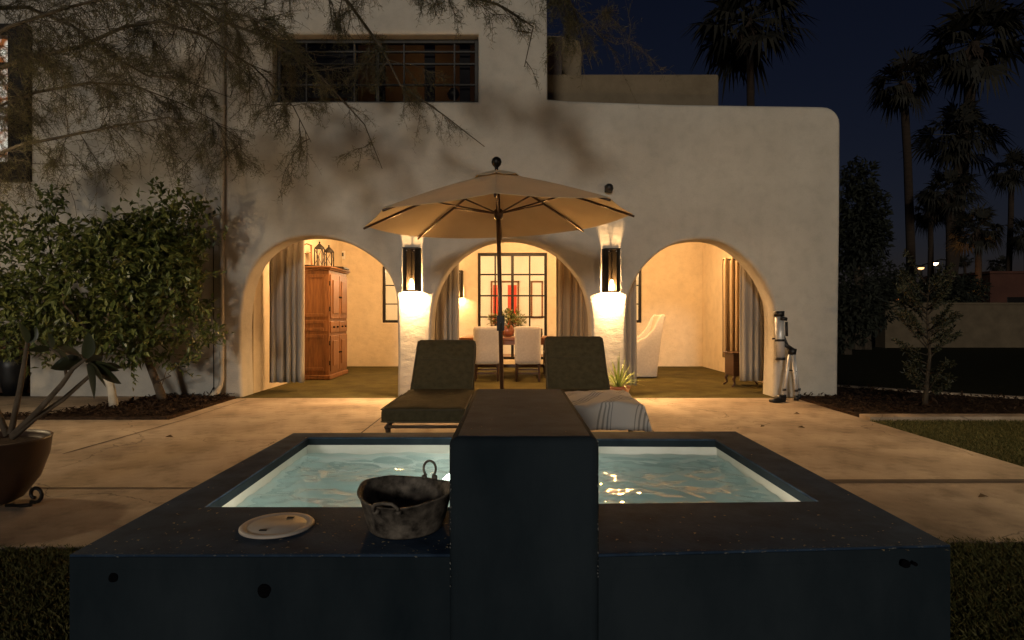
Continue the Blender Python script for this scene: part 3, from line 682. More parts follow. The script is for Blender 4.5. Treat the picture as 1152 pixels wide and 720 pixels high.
o = sheet_obj('cloth', vs, fs, BL, t); s = o.modifiers.new('s', 'SOLIDIFY'); s.thickness = .008; s.offset = 1

# ------------------------------------------------------------------ umbrella
UZ = 6.4; UXp = -.11
t = thing('patio_umbrella', 'open beige patio umbrella on a dark pole between the loungers', 'umbrella', (UXp, UZ, 0))
lean = Matrix.Rotation(R(-.6), 4, 'Y')
TM = Matrix.Translation((-.03, 0, 2.15)) @ Matrix.Rotation(R(-2.6), 4, 'Y')
b = new(); tube(b, [(.01, 0, .05), (-.015, 0, 1.2), (-.045, 0, 2.62)], .023, 14); obj('pole', b, DWOOD, t, smooth=True, local=True)
b = new(); lathe(b, [(0, 0), (.27, 0), (.27, .04), (.22, .07), (.06, .10), (.045, .3), (0, .3)], 28); obj('base', b, IRON, t, smooth=True, local=True)
b = new(); bx(b, -.05, .03, -.05, .035, .98, 1.14); tube(b, [(-.01, -.05, 1.06), (-.01, -.10, 1.06), (-.01, -.10, .98)], .008); obj('crank', b, IRON, t, .008, local=True)
RR, HP = 1.42, .50
def cz(r): return HP*(1 - r/RR) + .022*math.sin(math.pi*min(1, r/RR))
vs, fs = [], []; NR, NS = 10, 64
for j in range(NR+1):
    fr = .045 + (1-.045)*j/NR
    for k in range(NS):
        a = 2*math.pi*k/NS; seg = (k % 8)/8; ang = (seg-.5)*math.pi/4
        r = RR*fr*math.cos(math.pi/8)/math.cos(ang); cc = 4*seg*(1-seg)
        z = cz(RR*fr) - .018*cc*fr
        p = TM @ Vector((r*math.cos(a+math.pi/2), r*math.sin(a+math.pi/2), z)); vs.append(p)
for j in range(NR):
    for k in range(NS): fs.append((j*NS+k, j*NS+(k+1) % NS, (j+1)*NS+(k+1) % NS, (j+1)*NS+k))
def loc_sheet(name, vs, fs, m, parent, thick=.004, smooth=False):
    me = bpy.data.meshes.new(name); me.from_pydata([tuple(v) for v in vs], [], fs); me.materials.append(m); o = bpy.data.objects.new(name, me); link(o, parent)
    if smooth: me.polygons.foreach_set('use_smooth', [True]*len(me.polygons))
    s = o.modifiers.new('s', 'SOLIDIFY'); s.thickness = thick; return o
cn = loc_sheet('canopy', vs, fs, CANVAS, t)
vs, fs = [], []
for j, (fr, z) in enumerate(((.02, HP+.03), (.12, HP-.018), (.20, HP-.058))):
    for k in range(NS):
        a = 2*math.pi*k/NS; seg = (k % 8)/8; ang = (seg-.5)*math.pi/4; r = RR*fr*math.cos(math.pi/8)/math.cos(ang)
        vs.append(TM @ Vector((r*math.cos(a+math.pi/2), r*math.sin(a+math.pi/2), z - .012*4*seg*(1-seg))))
for j in range(2):
    for k in range(NS): fs.append((j*NS+k, j*NS+(k+1) % NS, (j+1)*NS+(k+1) % NS, (j+1)*NS+k))
loc_sheet('vent_cap', vs, fs, CANVAS, cn)
for k in range(8):
    a = math.pi/2 + k*math.pi/4; d = Vector((math.cos(a), math.sin(a), 0))
    b = new(); tube(b, [TM @ (d*r + Vector((0, 0, cz(r)-.02))) for r in (.05, .5, .95, RR+.015)], .012, 8); rb = obj('rib', b, DWOOD, t, smooth=True, local=True)
    b = new(); tube(b, [TM @ Vector((d.x*.05, d.y*.05, .08)), TM @ (d*.72 + Vector((0, 0, cz(.72)-.03)))], .009, 8); obj('strut', b, DWOOD, rb, smooth=True, local=True)
b = new(); lathe(b, [(0, -.05), (.045, -.05), (.05, 0), (.05, .04), (.03, .06), (0, .06)], 16, TM @ Vector((0, 0, .06))); obj('hub', b, DWOOD, t, smooth=True, local=True)
b = new(); c = TM @ Vector((0, 0, HP+.03)); lathe(b, [(.022, -.02), (.03, .0), (.018, .012), (.02, .03), (.045, .055), (.055, .085), (.045, .12), (.02, .14), (0, .145)], 18, c); obj('finial', b, IRON, t, smooth=True, local=True)

# ------------------------------------------------------------------ plunge pool
pool = thing('plunge_pool', 'raised dark blue plunge pool with a tall central block', 'pool', (0, 2.9, 0))
OUT = [(-1.385, 1.892), (.0, 1.892), (.27, 1.892), (1.43, 1.972), (1.44, 3.89), (-1.388, 3.835)]
LH = [(-1.20, 2.36), (-.21, 2.36), (-.21, 3.70), (-1.246, 3.70)]; RH = [(.285, 2.40), (1.233, 2.43), (1.224, 3.64), (.285, 3.66)]
def grow(p, e):
    cx = sum(q[0] for q in p)/len(p); cy = sum(q[1] for q in p)/len(p)
    return [(x + math.copysign(e, x-cx), y + math.copysign(e, y-cy)) for x, y in p]
slab('coping', OUT, [LH, RH], .390, .40, COPE, pool, 'xy', .004)
slab('rim_course', OUT, [LH, RH], .352, .3905, NAVY, pool, 'xy', 0)
slab('outer_wall', OUT, [grow(LH, .03), grow(RH, .03)], -.25, .3518, NAVY, pool, 'xy', 0)
b = new(); bx(b, -.196, .272, 1.872, 3.12, -.25, .768); blk = obj('central_block', b, NAVY, pool, .026, True, seg=4); blk.data.set_sharp_from_angle(angle=R(30))
b = new(); bx(b, -.170, .246, 1.899, 3.094, .7675, .7690)
obj('block_cap', b, COPE, pool, .001)
LAMPC = (1.0, .98, .80)
for p in (LH, RH):
    q = grow(p, .012); b = new(); n = len(q)
    mx_ = sum(x for x, y in q)/n; my_ = sum(y for x, y in q)/n; sub = []
    for k in range(n):
        for j in range(8): sub.append((q[k][0] + (q[(k+1) % n][0]-q[k][0])*j/8, q[k][1] + (q[(k+1) % n][1]-q[k][1])*j/8))
    rings = []
    for ins, z in [(0, .285), (0, .05)] + [(.32*(1-math.cos(R(a_))), .05 - .34*math.sin(R(a_))) for a_ in (15, 30, 45, 60, 75, 90)] + [(.6, -.295), (1, -.30)]:
        if ins >= 1: rings.append([b.verts.new((mx_, my_, z))]); continue
        rings.append([b.verts.new((mx_ + (x-mx_)*(1-ins*.9), my_ + (y-my_)*(1-ins*.9), z)) for x, y in sub])
    for r0, r1 in zip(rings, rings[1:]):
        for k in range(len(sub)):
            k2 = (k+1) % len(sub); b.faces.new((r0[k], r0[k2], r1[0]) if len(r1) == 1 else (r0[k], r0[k2], r1[k2], r1[k]))
    ln = obj('basin_lining', b, TILE, pool, smooth=True)
    b = new(); lo = [b.verts.new((x, y, .285)) for x, y in q]; hi = [b.verts.new((x, y, .352)) for x, y in q]
    for k in range(n): b.faces.new((lo[k], lo[(k+1) % n], hi[(k+1) % n], hi[k]))
    obj('waterline_tile', b, BAND, pool)
    cx = sum(x for x, y in p)/4
    sd = 1 if cx < 0 else -1; wx = q[1][0] if cx < 0 else q[0][0]
    for yy in (2.72, 3.32):
        M = Matrix.Translation((wx - sd*.003, yy, .10)) @ Matrix.Rotation(R(-90*sd), 4, 'Y')
        pl = new(); lathe(pl, [(.05, 0), (.085, 0), (.085, .02), (.05, .025)], 24); bmesh.ops.transform(pl, matrix=M, verts=pl.verts); fx = obj('pool_light', pl, ALU, pool)
        pl = new(); lathe(pl, [(0, .012), (.05, .012), (.05, .016), (0, .016)], 24); bmesh.ops.transform(pl, matrix=M, verts=pl.verts); obj('lens', pl, emit('pool_lens', (.9, 1, .8), 1.5), fx)
        lamp('pool_lamp', (wx - sd*.13, yy, .14), 2.5 if cx < 0 else 1.0, LAMPC, .05, pool)
    # added fill strip above the water, put in to brighten the waterline tile
    sl = new(); bx(sl, cx-.25, cx+.25, p[0][1]-.005, p[0][1]+.012, .318, .332); obj('fill_strip', sl, emit('fill_strip_glow', (1, .9, .7), 1.5), pool)
    lamp('tile_fill_light', (cx, p[0][1]+.05, .335), 6.0, (1, .88, .66), .04, pool)
# nicks and plugs on the front
def plug(x, z, r, name, y):
    b = new(); M = Matrix.Translation((x, y, z)) @ Matrix.Rotation(R(90), 4, 'X')
    lathe(b, [(r, -.004), (r*.9, .003), (r*.6, .004), (r*.3, .003), (0, .003)], 14); bmesh.ops.transform(b, matrix=M, verts=b.verts)
    for v in b.verts: v.co += noise.noise_vector(v.co*60)*.003
    obj(name, b, mat('grime', (.004, .004, .005), rough=1, spec=.05), pool, smooth=True)
plug(ux(127, 1.89), uz(650, 1.89), .017, 'drain_plug', 1.893); plug(ux(297, 1.89), uz(665, 1.89), .024, 'drain_plug', 1.893); plug(ux(1020, 1.94), uz(635, 1.94), .014, 'drain_plug', 1.943); plug(ux(1030, 1.94), uz(635, 1.94), .006, 'drain_plug', 1.943)
WAT = bpy.data.materials.new('pool_water'); WAT.use_nodes = True; nt = WAT.node_tree; N = nt.nodes; L = nt.links
g = N.new('ShaderNodeBsdfRefraction'); g.inputs['IOR'].default_value = 1.33; g.inputs['Color'].default_value = (.72, .85, .87, 1); g.inputs['Roughness'].default_value = 0
gl = N.new('ShaderNodeBsdfGlossy'); gl.inputs['Roughness'].default_value = .02; tr = N.new('ShaderNodeBsdfTransparent'); tr.inputs[0].default_value = (.72, .85, .87, 1)
x1_ = N.new('ShaderNodeMixShader'); x1_.inputs[0].default_value = .3; L.new(g.outputs[0], x1_.inputs[1]); L.new(tr.outputs[0], x1_.inputs[2])
fr = N.new('ShaderNodeFresnel'); fr.inputs[0].default_value = 1.33; x2_ = N.new('ShaderNodeMixShader'); L.new(fr.outputs[0], x2_.inputs[0]); L.new(x1_.outputs[0], x2_.inputs[1]); L.new(gl.outputs[0], x2_.inputs[2]); L.new(x2_.outputs[0], N['Material Output'].inputs[0])
def water(p, seed):
    nu, nv = 90, 110; vs, fs = [], []; q = grow(p, .011)
    for j in range(nv+1):
        for i in range(nu+1):
            u, v = i/nu, j/nv
            x = (q[0][0]*(1-u)+q[1][0]*u)*(1-v) + (q[3][0]*(1-u)+q[2][0]*u)*v; y = (q[0][1]*(1-u)+q[1][1]*u)*(1-v) + (q[3][1]*(1-u)+q[2][1]*u)*v
            z = .302
            for s, a in ((4, .014), (9, .010), (19, .0045)): z += a*noise.noise(Vector((x*s*.8 + y*s*.3, y*s, seed)))
            vs.append((x, y, z))
    for j in range(nv):
        for i in range(nu): k = j*(nu+1)+i; fs.append((k, k+1, k+nu+2, k+nu+1))
    return kind(sheet_obj('pool_water', vs, fs, WAT), 'structure')
water(LH, 1.3); water(RH, 7.7)
# flecks of fallen blossom on the coping
b = new()
for _ in range(420):
    x = rnd.uniform(-1.37, 1.40); y = 1.90 + .44*abs(rnd.gauss(0, .45)) if rnd.random() < .75 else rnd.uniform(1.95, 3.8)
    if x > .3 and rnd.random() < .55: continue
    if y > 2.36 and -1.2 < x < 1.22: continue
    if -.2 < x < .28 or y > 3.85: continue
    l = rnd.choice((.006, .009, .011, .016)); leaf(b, Vector((x, y, .4015+rnd.uniform(0, .002))), Vector((rnd.uniform(-1, 1), rnd.uniform(-1, 1), .05)), Vector((0, 0, 1)), l, l*.6)
for _ in range(26):
    x, y = rnd.uniform(-.18, .25), rnd.uniform(1.9, 3.08); l = .006; leaf(b, Vector((x, y, .7722)), Vector((rnd.uniform(-1, 1), rnd.uniform(-1, 1), .05)), Vector((0, 0, 1)), l, l*.6)
o = obj('blossom_litter', b, FLECK); kind(o, 'stuff')
b = new()
for k in range(150):
    u = rnd.random()**.8; x = rnd.choice((-1.38 + 1.15*rnd.random(), .30 + 1.12*u)); y = 1.892 + (.08*(x-.27)/1.16 if x > .27 else 0); l = rnd.uniform(.004, .013)
    leaf(b, Vector((x, y + rnd.uniform(.001, .010), .4012)), Vector((1, rnd.uniform(-.3, .3), 0)), Vector((0, 0, 1)), l, l*.4, .05)
    if k % 3 == 0: leaf(b, Vector((x, y - .0015, .398 - rnd.uniform(0, .006))), Vector((1, 0, rnd.uniform(-.3, .3))), Vector((0, -1, 0)), l, l*.4, .02)
for k in range(40):
    z = rnd.uniform(.3, .76); l = rnd.uniform(.004, .010); sx = rnd.choice((-.1965, .2725)); leaf(b, Vector((sx - .006*(1 if sx > 0 else -1), 1.8712, z)), Vector((rnd.uniform(-.3, .3), 0, 1)), Vector((0, -1, 0)), l, l*.5, .02)
o = obj('paint_chips', b, mat('bare_render', (.09, .095, .10), (.19, .19, .18), rough=.9, island=True), pool); kind(o, 'stuff')
# lid
t = thing('skimmer_lid', 'round pale skimmer lid lying flat on the dark pool coping', 'lid', (-.832, 2.143, .4005))
b = new(); lathe(b, [(0, .006), (.095, .008), (.10, .004), (.106, .008), (.120, .010), (.126, .005), (.126, 0), (0, 0)], 48); obj('disc', b, LIDM, t, smooth=True, local=True)
b = new()
for a in (70, 250): bx(b, .07*math.cos(R(a))-.012, .07*math.cos(R(a))+.012, .07*math.sin(R(a))-.005, .07*math.sin(R(a))+.005, .0072, .0105)
obj('finger_slot', b, IRON, t, local=True)
# bucket
t = thing('metal_tub', 'weathered galvanised oval tub with two ring handles on pool edge', 'tub', (-.375, 2.145, .4005), R(-6))
b = new(); prof = [(0, .004), (.118, .004), (.124, .0), (.130, .006), (.138, .03), (.162, .123), (.168, .126), (.169, .131), (.163, .132), (.157, .124), (.132, .03), (.120, .012), (0, .010)]
lathe(b, prof, 64, (0, 0, 0), 1, 1.08)
for v in b.verts:
    a = math.atan2(v.co.y, v.co.x); k = v.co.z/.13; v.co += noise.noise_vector(v.co*11)*.004*k; v.co.z += .009*math.cos(2*a+.5)*k*k*k + .006*math.sin(a-1)*k**3
obj('body', b, GALV, t, smooth=True, local=True)
b = new(); ring = [(.035 + .026*math.cos(a)*1.05, .186, .163 + .030*math.sin(a)) for a in [R(-62+ (304)*k/20) for k in range(21)]]; ring = [(.04+.024*math.sin(R(-150+300*k/20)), .182, .158+.030*math.cos(R(-150+300*k/20))) for k in range(21)]
tube(b, ring, .0048, 8); obj('handle', b, GALV, t, smooth=True, local=True)
b = new(); pts = [(-.052, -.186, .112), (-.058, -.203, .128), (-.048, -.212, .144), (-.02, -.216, .150), (.01, -.214, .148), (.026, -.204, .132), (.022, -.188, .114)]; pts = [(x, y*.94, z-.008) for x, y, z in pts]
tube(b, pts, .0058, 8); obj('handle', b, GALV, t, smooth=True, local=True)
b = new()
for x, y, s in ((-.052, -.172, 1), (.022, -.174, 1)): lathe(b, [(0, -.012), (.013, -.006), (.013, .006), (0, .012)], 10, (x, y, .105))
for x in (.02, .06): lathe(b, [(0, -.012), (.011, -.006), (.011, .006), (0, .012)], 10, (x, .178, .126))
obj('rivet', b, GALV, t, smooth=True, local=True)

# ------------------------------------------------------------------ telescope and things by the wall
t = thing('telescope', 'silver telescope on a folded aluminium tripod against the right wall', 'telescope', (3.86, 8.2, 0))
X0 = 3.86; 
b = new()
tx = ux(877, 8.15) - X0; tube(b, [(tx+.01, -.05, uz(402, 8.15)), (tx-.005, -.05, uz(356, 8.15))], .058, 20); obj('tube', b, ALU, t, smooth=True, local=True)
b = new(); tube(b, [(tx+.01, -.05, uz(405, 8.15)), (tx+.01, -.05, uz(402, 8.15))], .065, 20); tube(b, [(tx-.006, -.05, uz(356, 8.15)), (tx-.008, -.05, uz(350, 8.15))], .068, 20); tube(b, [(tx-.02, -.13, uz(358, 8.15)), (tx+.06, -.13, uz(359, 8.15))], .025, 10); obj('end_ring', b, BLACK, t, smooth=True, local=True)
b = new(); tube(b, [(tx+.075, -.10, uz(378, 8.15)), (tx+.07, -.10, uz(362, 8.15))], .018, 10); obj('finder_scope', b, BLACK, t, smooth=True, local=True)
b = new(); tube(b, [(tx-.07, -.06, uz(381, 8.15)), (tx-.10, -.06, uz(381, 8.15))], .014, 8); obj('focus_knob', b, BLACK, t, smooth=True, local=True)
b = new(); tube(b, [(tx+.004, -.05, uz(384, 8.15)), (tx+.004, -.05, uz(381.5, 8.15))], .062, 20); obj('tube_ring', b, BLACK, t, smooth=True, local=True)
b = new(); hx = ux(891, 8.2) - X0; zt = uz(394, 8.2)
tube(b, [(hx, 0, zt-.06), (hx, 0, zt+.02)], [.05, .062], 12); tube(b, [(hx+.02, 0, zt), (tx+.05, -.03, zt+.10)], .028, 8); tube(b, [(hx-.04, -.02, zt+.0), (tx+.06, -.03, zt+.20)], .016, 6); obj('mount', b, BLACK, t, smooth=True, local=True)
for k, (fx_, fy) in enumerate(((-.115, -.02), (.0, -.12), (.105, .02))):
    b = new(); tube(b, [(hx+fx_*.3, fy*.3, zt-.06), (hx+fx_, fy, .06)], [.021, .019], 8); l = obj('leg', b, ALU, t, smooth=True, local=True)
    b = new(); tube(b, [(hx+fx_, fy, .07), (hx+fx_*1.03, fy*1.03, .004)], [.03, .034], 8); tube(b, [(hx+fx_*.97, fy*.97, .12), (hx+fx_*.97, fy*.97, .15)], .026, 8); obj('foot', b, BLACK, l, smooth=True, local=True)
b = new(); tube(b, [(hx-.06, 0, .40), (hx+.06, 0, .38)], .010, 6); tube(b, [(hx, 0, zt-.05), (hx+.08, .03, zt-.25), (hx+.07, .03, .35)], .006, 6); obj('brace', b, BLACK, t, local=True)
t = thing('garden_clog', 'single black rubber clog lying at the foot of the arch', 'shoe', (ux(875, 7.95), 7.95, .002), R(25))
b = new(); cushion(b, -.13, .12, -.045, .045, 0, .05, .02, .01, n=6); obj('sole', b, BLACK, t, smooth=True, local=True)
b = new(); cushion(b, -.02, .125, -.048, .048, .03, .085, .025, .01, n=6); obj('upper', b, BLACK, t, smooth=True, local=True)

# potted spiky plant
t = thing('potted_yucca', 'spiky green plant in a glazed terracotta pot below the right sconce', 'potted plant', (ux(696, 7.9), 7.9, .004))
b = new(); lathe(b, [(0, 0), (.09, 0), (.10, .02), (.14, .17), (.15, .19), (.15, .22), (.135, .22), (.125, .19), (0, .18)], 32); obj('pot', b, TERRA, t, smooth=True, local=True)
b = new()
for k in range(64):
    a = rnd.uniform(0, 6.283); el = rnd.uniform(.25, 1.5); l = rnd.uniform(.30, .50); d = Vector((math.cos(a)*math.cos(el), math.sin(a)*math.cos(el), math.sin(el)))
    s = d.cross(Vector((0, 0, 1))).normalized()*.009; p = Vector((d.x*.03, d.y*.03, .19)); dr = Vector((0, 0, -.10*math.cos(el)))
    q = [p-s, p+s, p+d*l*.55+s*1.1, p+d*l*.55-s*1.1]; q = [b.verts.new(v) for v in q]; e = b.verts.new(p+d*l+dr); b.faces.new(q); b.faces.new((q[3], q[2], e))
obj('leaves', b, SPIKE, t, local=True)

# ------------------------------------------------------------------ trees and plants
def foliage(bm, clumps, n, l, w, up=.35):
    vol = [a*b_*c for _, (a, b_, c) in clumps]; tot = sum(vol)
    for (c, (a, b_, cc)), v in zip(clumps, vol):
        for _ in range(int(n*v/tot)):
            d = rv()*(rnd.random()**.45); p = Vector(c) + Vector((d.x*a, d.y*b_, d.z*cc))
            if noise.noise(p*3.1) < -.24: continue
            s = rnd.uniform(.65, 1.25); leaf(bm, p, rv() + d*.8 + Vector((0, 0, -up)), rv()*.7 + Vector((0, 0, 1)), l*s, w*s)
def shoots(bm, clumps, n, l, w):
    for _ in range(n):
        c, (a, b_, cc) = rnd.choice(clumps); d = rv(); p = Vector(c) + Vector((d.x*a, d.y*b_, d.z*cc))*.92
        dr = (d + Vector((0, 0, .7)) + rv()*.4).normalized(); L_ = rnd.uniform(.14, .34)
        for k in range(11):
            q = p + dr*L_*k/10 + Vector((0, 0, -.02*(k/10)**2)); leaf(bm, q, dr*.6 + rv(), rv()*.5 + Vector((0, 0, 1)), l*rnd.uniform(.7, 1.1), w)
def branchy(bm, base, tips, r0, r1=.006, mid=.15):
    for tp in tips:
        p, q = Vector(base), Vector(tp); m1 = p.lerp(q, .4) + rv()*mid; m2 = p.lerp(q, .75) + rv()*mid*.7
        tube(bm, [p, m1, m2, q], [r0, r0*.6, r0*.35, r1], 6)
# citrus tree: crown between x px 0..240
def pc(px, py, y): return tuple(at(px, py, y))
t = thing('citrus_tree', 'round leafy citrus tree with white-painted trunk in the mulch bed', 'tree', (ux(128, 7.35), 7.35, 0))
b = new(); p0 = at(129, 459, 7.35); fork = at(110, 405, 7.45); tube(b, [p0 + Vector((0, 0, -.05)), at(125, 435, 7.37), fork], [.055, .042, .04], 10); obj('trunk', b, WHITEW, t, smooth=True)
b = new(); branchy(b, fork, [pc(40, 300, 7.4), pc(90, 260, 7.6), pc(140, 300, 7.3), pc(20, 360, 7.3), pc(160, 340, 7.5), pc(70, 330, 7.0), pc(50, 250, 7.6)], .035); obj('branch', b, BARK, t, smooth=True)
b = new(); cl = [(pc(60, 330, 7.3), (.62, .55, .55)), (pc(10, 330, 7.4), (.55, .5, .55)), (pc(120, 320, 7.35), (.55, .55, .62)), (pc(55, 265, 7.5), (.32, .4, .26)), (pc(110, 275, 7.4), (.42, .45, .32)), (pc(30, 378, 7.2), (.5, .4, .28)), (pc(100, 375, 7.2), (.42, .4, .22)), (pc(-40, 350, 7.4), (.5, .5, .6)),
     (pc(52, 236, 7.5), (.10, .1, .14)), (pc(18, 268, 7.4), (.2, .2, .16))]
foliage(b, cl, 5000, .115, .056); shoots(b, cl, 150, .10, .046); obj('crown', b, LEAF_C, t)
t = thing('leaning_tree', 'small leafy tree with a leaning bare trunk beside the downspout', 'tree', (ux(182, 7.95), 7.95, 0))
b = new(); fk = at(160, 385, 7.8); tube(b, [at(184, 452, 7.95), at(176, 430, 7.93), at(166, 405, 7.88), fk], [.06, .05, .045, .042], 10); obj('trunk', b, BARK, t, smooth=True)
b = new(); branchy(b, fk, [pc(130, 260, 7.8), pc(180, 240, 7.7), pc(215, 300, 7.7), pc(205, 360, 7.7), pc(150, 330, 7.4), pc(222, 262, 7.8)], .036); branchy(b, at(176, 430, 7.93), [pc(192, 408, 7.8), pc(200, 412, 7.7)], .012); obj('branch', b, BARK, t, smooth=True)
b = new(); cl = [(pc(160, 300, 7.65), (.55, .5, .6)), (pc(190, 312, 7.65), (.34, .4, .5)), (pc(150, 398, 7.5), (.3, .3, .12)), (pc(215, 342, 7.65), (.2, .25, .16)), (pc(180, 235, 7.7), (.20, .22, .20)), (pc(205, 255, 7.7), (.14, .15, .12)), (pc(222, 245, 7.75), (.10, .1, .10)), (pc(170, 260, 7.7), (.34, .35, .26)), (pc(140, 262, 7.7), (.26, .3, .2)), (pc(218, 300, 7.75), (.16, .2, .3)), (pc(230, 285, 7.8), (.09, .1, .1)), (pc(150, 375, 7.5), (.4, .4, .22)), (pc(205, 375, 7.6), (.26, .25, .16)), (pc(230, 380, 7.7), (.1, .1, .06)), (pc(192, 408, 7.75), (.14, .12, .08)), (pc(200, 228, 7.7), (.10, .1, .12))]
foliage(b, cl, 4500, .115, .056); shoots(b, cl, 170, .10, .046); obj('crown', b, LEAF_C, t)

# potted plumeria-like plant at the left edge
PY = 3.62
t = thing('potted_plumeria', 'bare-stemmed plant with large leaves in big dark bowl pot', 'potted plant', (-3.12, PY, 0))
b = new(); lathe(b, [(0, .02), (.10, .02), (.16, .05), (.24, .16), (.285, .30), (.295, .395), (.30, .405), (.285, .41), (.27, .39), (.262, .36), (0, .35)], 40, (0, 0, .0)); obj('pot', b, RUSTPOT, t, smooth=True, local=True)
b = new(); lathe(b, [(0, .368), (.15, .375), (.268, .365), (.268, .34), (0, .34)], 24); obj('soil', b, MULCH, t, local=True)
for a in (0, 120, 240):
    b = new(); pts = []
    for k in range(14):
        th = R(-120 + 30*k); rr = .052*(1-.045*k); pts.append((.245 + .045 + rr*math.cos(th), 0, .085 + rr*math.sin(th)))
    pts = [(.10, 0, .012), (.2, 0, .012), (.26, 0, .02)] + pts
    Mz = Matrix.Rotation(R(a-6), 4, 'Z'); tube(b, [Mz @ Vector(p) for p in pts], .011, 8); obj('stand_foot', b, IRON, t, smooth=True, local=True)
def stem(px, r0): 
    return [at(x, y, d) for x, y, d in px]
ST = [([(12, 488, PY), (22, 440, PY+.02), (28, 405, PY+.05), (31, 385, PY+.08)], .024), ([(14, 490, PY), (45, 460, PY-.05), (70, 432, PY-.1), (82, 415, PY-.12), (96, 404, PY-.14)], .026), ([(14, 492, PY), (40, 470, PY-.02), (70, 450, PY), (95, 428, PY), (112, 412, PY)], .026), ([(8, 490, PY), (-4, 460, PY+.05), (-12, 420, PY+.1), (-20, 380, PY+.1)], .026), ([(75, 425, PY-.1), (72, 408, PY-.1), (66, 398, PY-.1), (56, 392, PY-.1)], .012)]
b = new()
for pts, r in ST: tube(b, [at(*p) for p in pts], [r*(1-.13*k)*.72 for k in range(len(pts))], 9)
obj('stem', b, BARK, t, smooth=True)
def bigleaf(bm, p, q, w, droop=.03):
    p, q = Vector(p), Vector(q); d = q-p; s = d.cross(Vector((.2, 1, .45))).normalized(); n = s.cross(d).normalized(); rows = []
    K = 7
    for k in range(K+1):
        u = k/K; c = p + d*u - n*droop*(u*u) ; ww = w*(math.sin(math.pi*min(1, u**.8))**.8)/2 + .001
        rows.append([bm.verts.new(c - s*ww + n*.12*ww), bm.verts.new(c - n*.08*ww), bm.verts.new(c + s*ww + n*.12*ww)])
    for a, c in zip(rows, rows[1:]):
        bm.faces.new((a[0], a[1], c[1], c[0])); bm.faces.new((a[1], a[2], c[2], c[1]))
b = new(); Y = PY-.06
for (x0, y0, x1, y1, w, dy) in ((98, 412, 142, 429, .075, -.1), (98, 410, 138, 414, .05, .0), (97, 410, 113, 448, .10, -.12), (96, 405, 104, 375, .075, .05), (94, 405, 56, 412, .075, -.1), (92, 402, 70, 388, .05, .1), (98, 408, 126, 434, .06, -.15), (58, 393, 32, 391, .035, -.05), (58, 393, 60, 376, .05, .05), (60, 396, 84, 402, .05, -.1), (112, 412, 136, 410, .05, .1), (96, 408, 118, 397, .05, .15), (31, 386, 27, 362, .05, 0), (31, 386, 44, 370, .05, .05)):
    p, q = at(x0, y0, Y), at(x1, y1, Y+dy)
    bigleaf(b, p, q, w*1.3)
obj('leaves', b, LEAF_P, t, smooth=True)
t = thing('black_planter', 'round black planter beside the door at the left edge', 'planter', (ux(16, 8.6), 8.6, .02))
b = new(); lathe(b, [(0, 0), (.12, 0), (.17, .2), (.19, .38), (.2, .52), (.18, .53), (.165, .48), (0, .46)], 24); obj('pot', b, BLACK, t, smooth=True, local=True)
b = new(); foliage(b, [((0, 0, .62), (.18, .18, .16))], 220, .08, .03); obj('plant', b, LEAF_D, t, local=True)

# overhanging desert tree
t = thing('mesquite_tree', 'wispy mesquite tree whose fine branches hang across the upper wall', 'tree', (-10.6, 4.8, 0))
b = new(); tube(b, [(-10.6, 4.8, -.1), (-10.5, 4.85, 1.2), (-10.2, 4.95, 2.3), (-9.9, 5.0, 3.0)], [.26, .2, .17, .15], 12); obj('trunk', b, DBARK, t, smooth=True)
LB, LF = new(), new()
limbs = [
 ([(-9.95, 5.0, 2.9), at(-40, 95, 6.3), at(20, 68, 6.3), at(88, 53, 6.2), at(140, 30, 6.1), at(180, 24, 6.0), at(232, 42, 6.0), at(285, 75, 6.1), at(330, 120, 6.2), at(350, 160, 6.3)], .05),
 ([(-9.95, 5.0, 2.9), at(-30, 185, 6.0), at(20, 164, 6.0), at(80, 152, 6.0), at(135, 141, 6.1), at(190, 132, 6.2), at(235, 150, 6.2), at(262, 180, 6.3)], .038),
 ([(-9.95, 5.0, 2.9), at(-30, 130, 6.8), at(40, 104, 6.8), at(100, 93, 6.8), at(150, 96, 6.8), at(200, 115, 6.9), at(240, 135, 6.9), at(290, 190, 6.9)], .036),
 ([(-9.95, 5.0, 2.9), at(-30, 10, 6.0), at(30, 8, 6.0), at(80, 28, 6.0), at(120, 60, 6.0), at(165, 85, 6.0), at(205, 90, 6.0), at(260, 110, 6.0)], .045),
 ([(-9.95, 5.0, 2.9), at(0, -60, 6.4), at(110, -60, 6.4), at(180, -20, 6.4), at(240, 20, 6.5), at(300, 42, 6.6), at(360, 85, 6.7), at(410, 140, 6.8), at(430, 190, 6.8)], .055),
 ([(-9.95, 5.0, 2.9), at(60, -90, 6.8), at(220, -70, 6.8), at(320, -30, 6.8), at(390, 0, 6.8), at(430, 55, 6.8), at(450, 95, 6.8), at(500, 130, 6.9), at(545, 165, 6.9)], .06),
 ([(-9.95, 5.0, 2.9), at(120, -110, 6.2), at(320, -80, 6.2), at(430, -40, 6.2), at(500, -12, 6.2), at(560, 5, 6.2), at(600, 30, 6.2), at(590, 75, 6.3)], .06),
 ([(-9.95, 5.0, 2.9), at(200, -140, 5.6), at(420, -110, 5.6), at(560, -70, 5.6), at(625, -30, 5.6), at(645, 10, 5.6), at(656, 45, 5.6), at(666, 78, 5.6)], .05),
 ([at(560, -70, 5.6), at(612, -25, 5.6), at(648, 12, 5.6), at(676, 42, 5.55), at(694, 50, 5.5), at(712, 47, 5.5)], .022),
 ([(-9.95, 5.0, 2.9), at(-40, 60, 5.4), at(10, 30, 5.4), at(70, 10, 5.4), at(150, -10, 5.4), at(230, 5, 5.4), at(300, 25, 5.5), at(350, 70, 5.6)], .04),
]
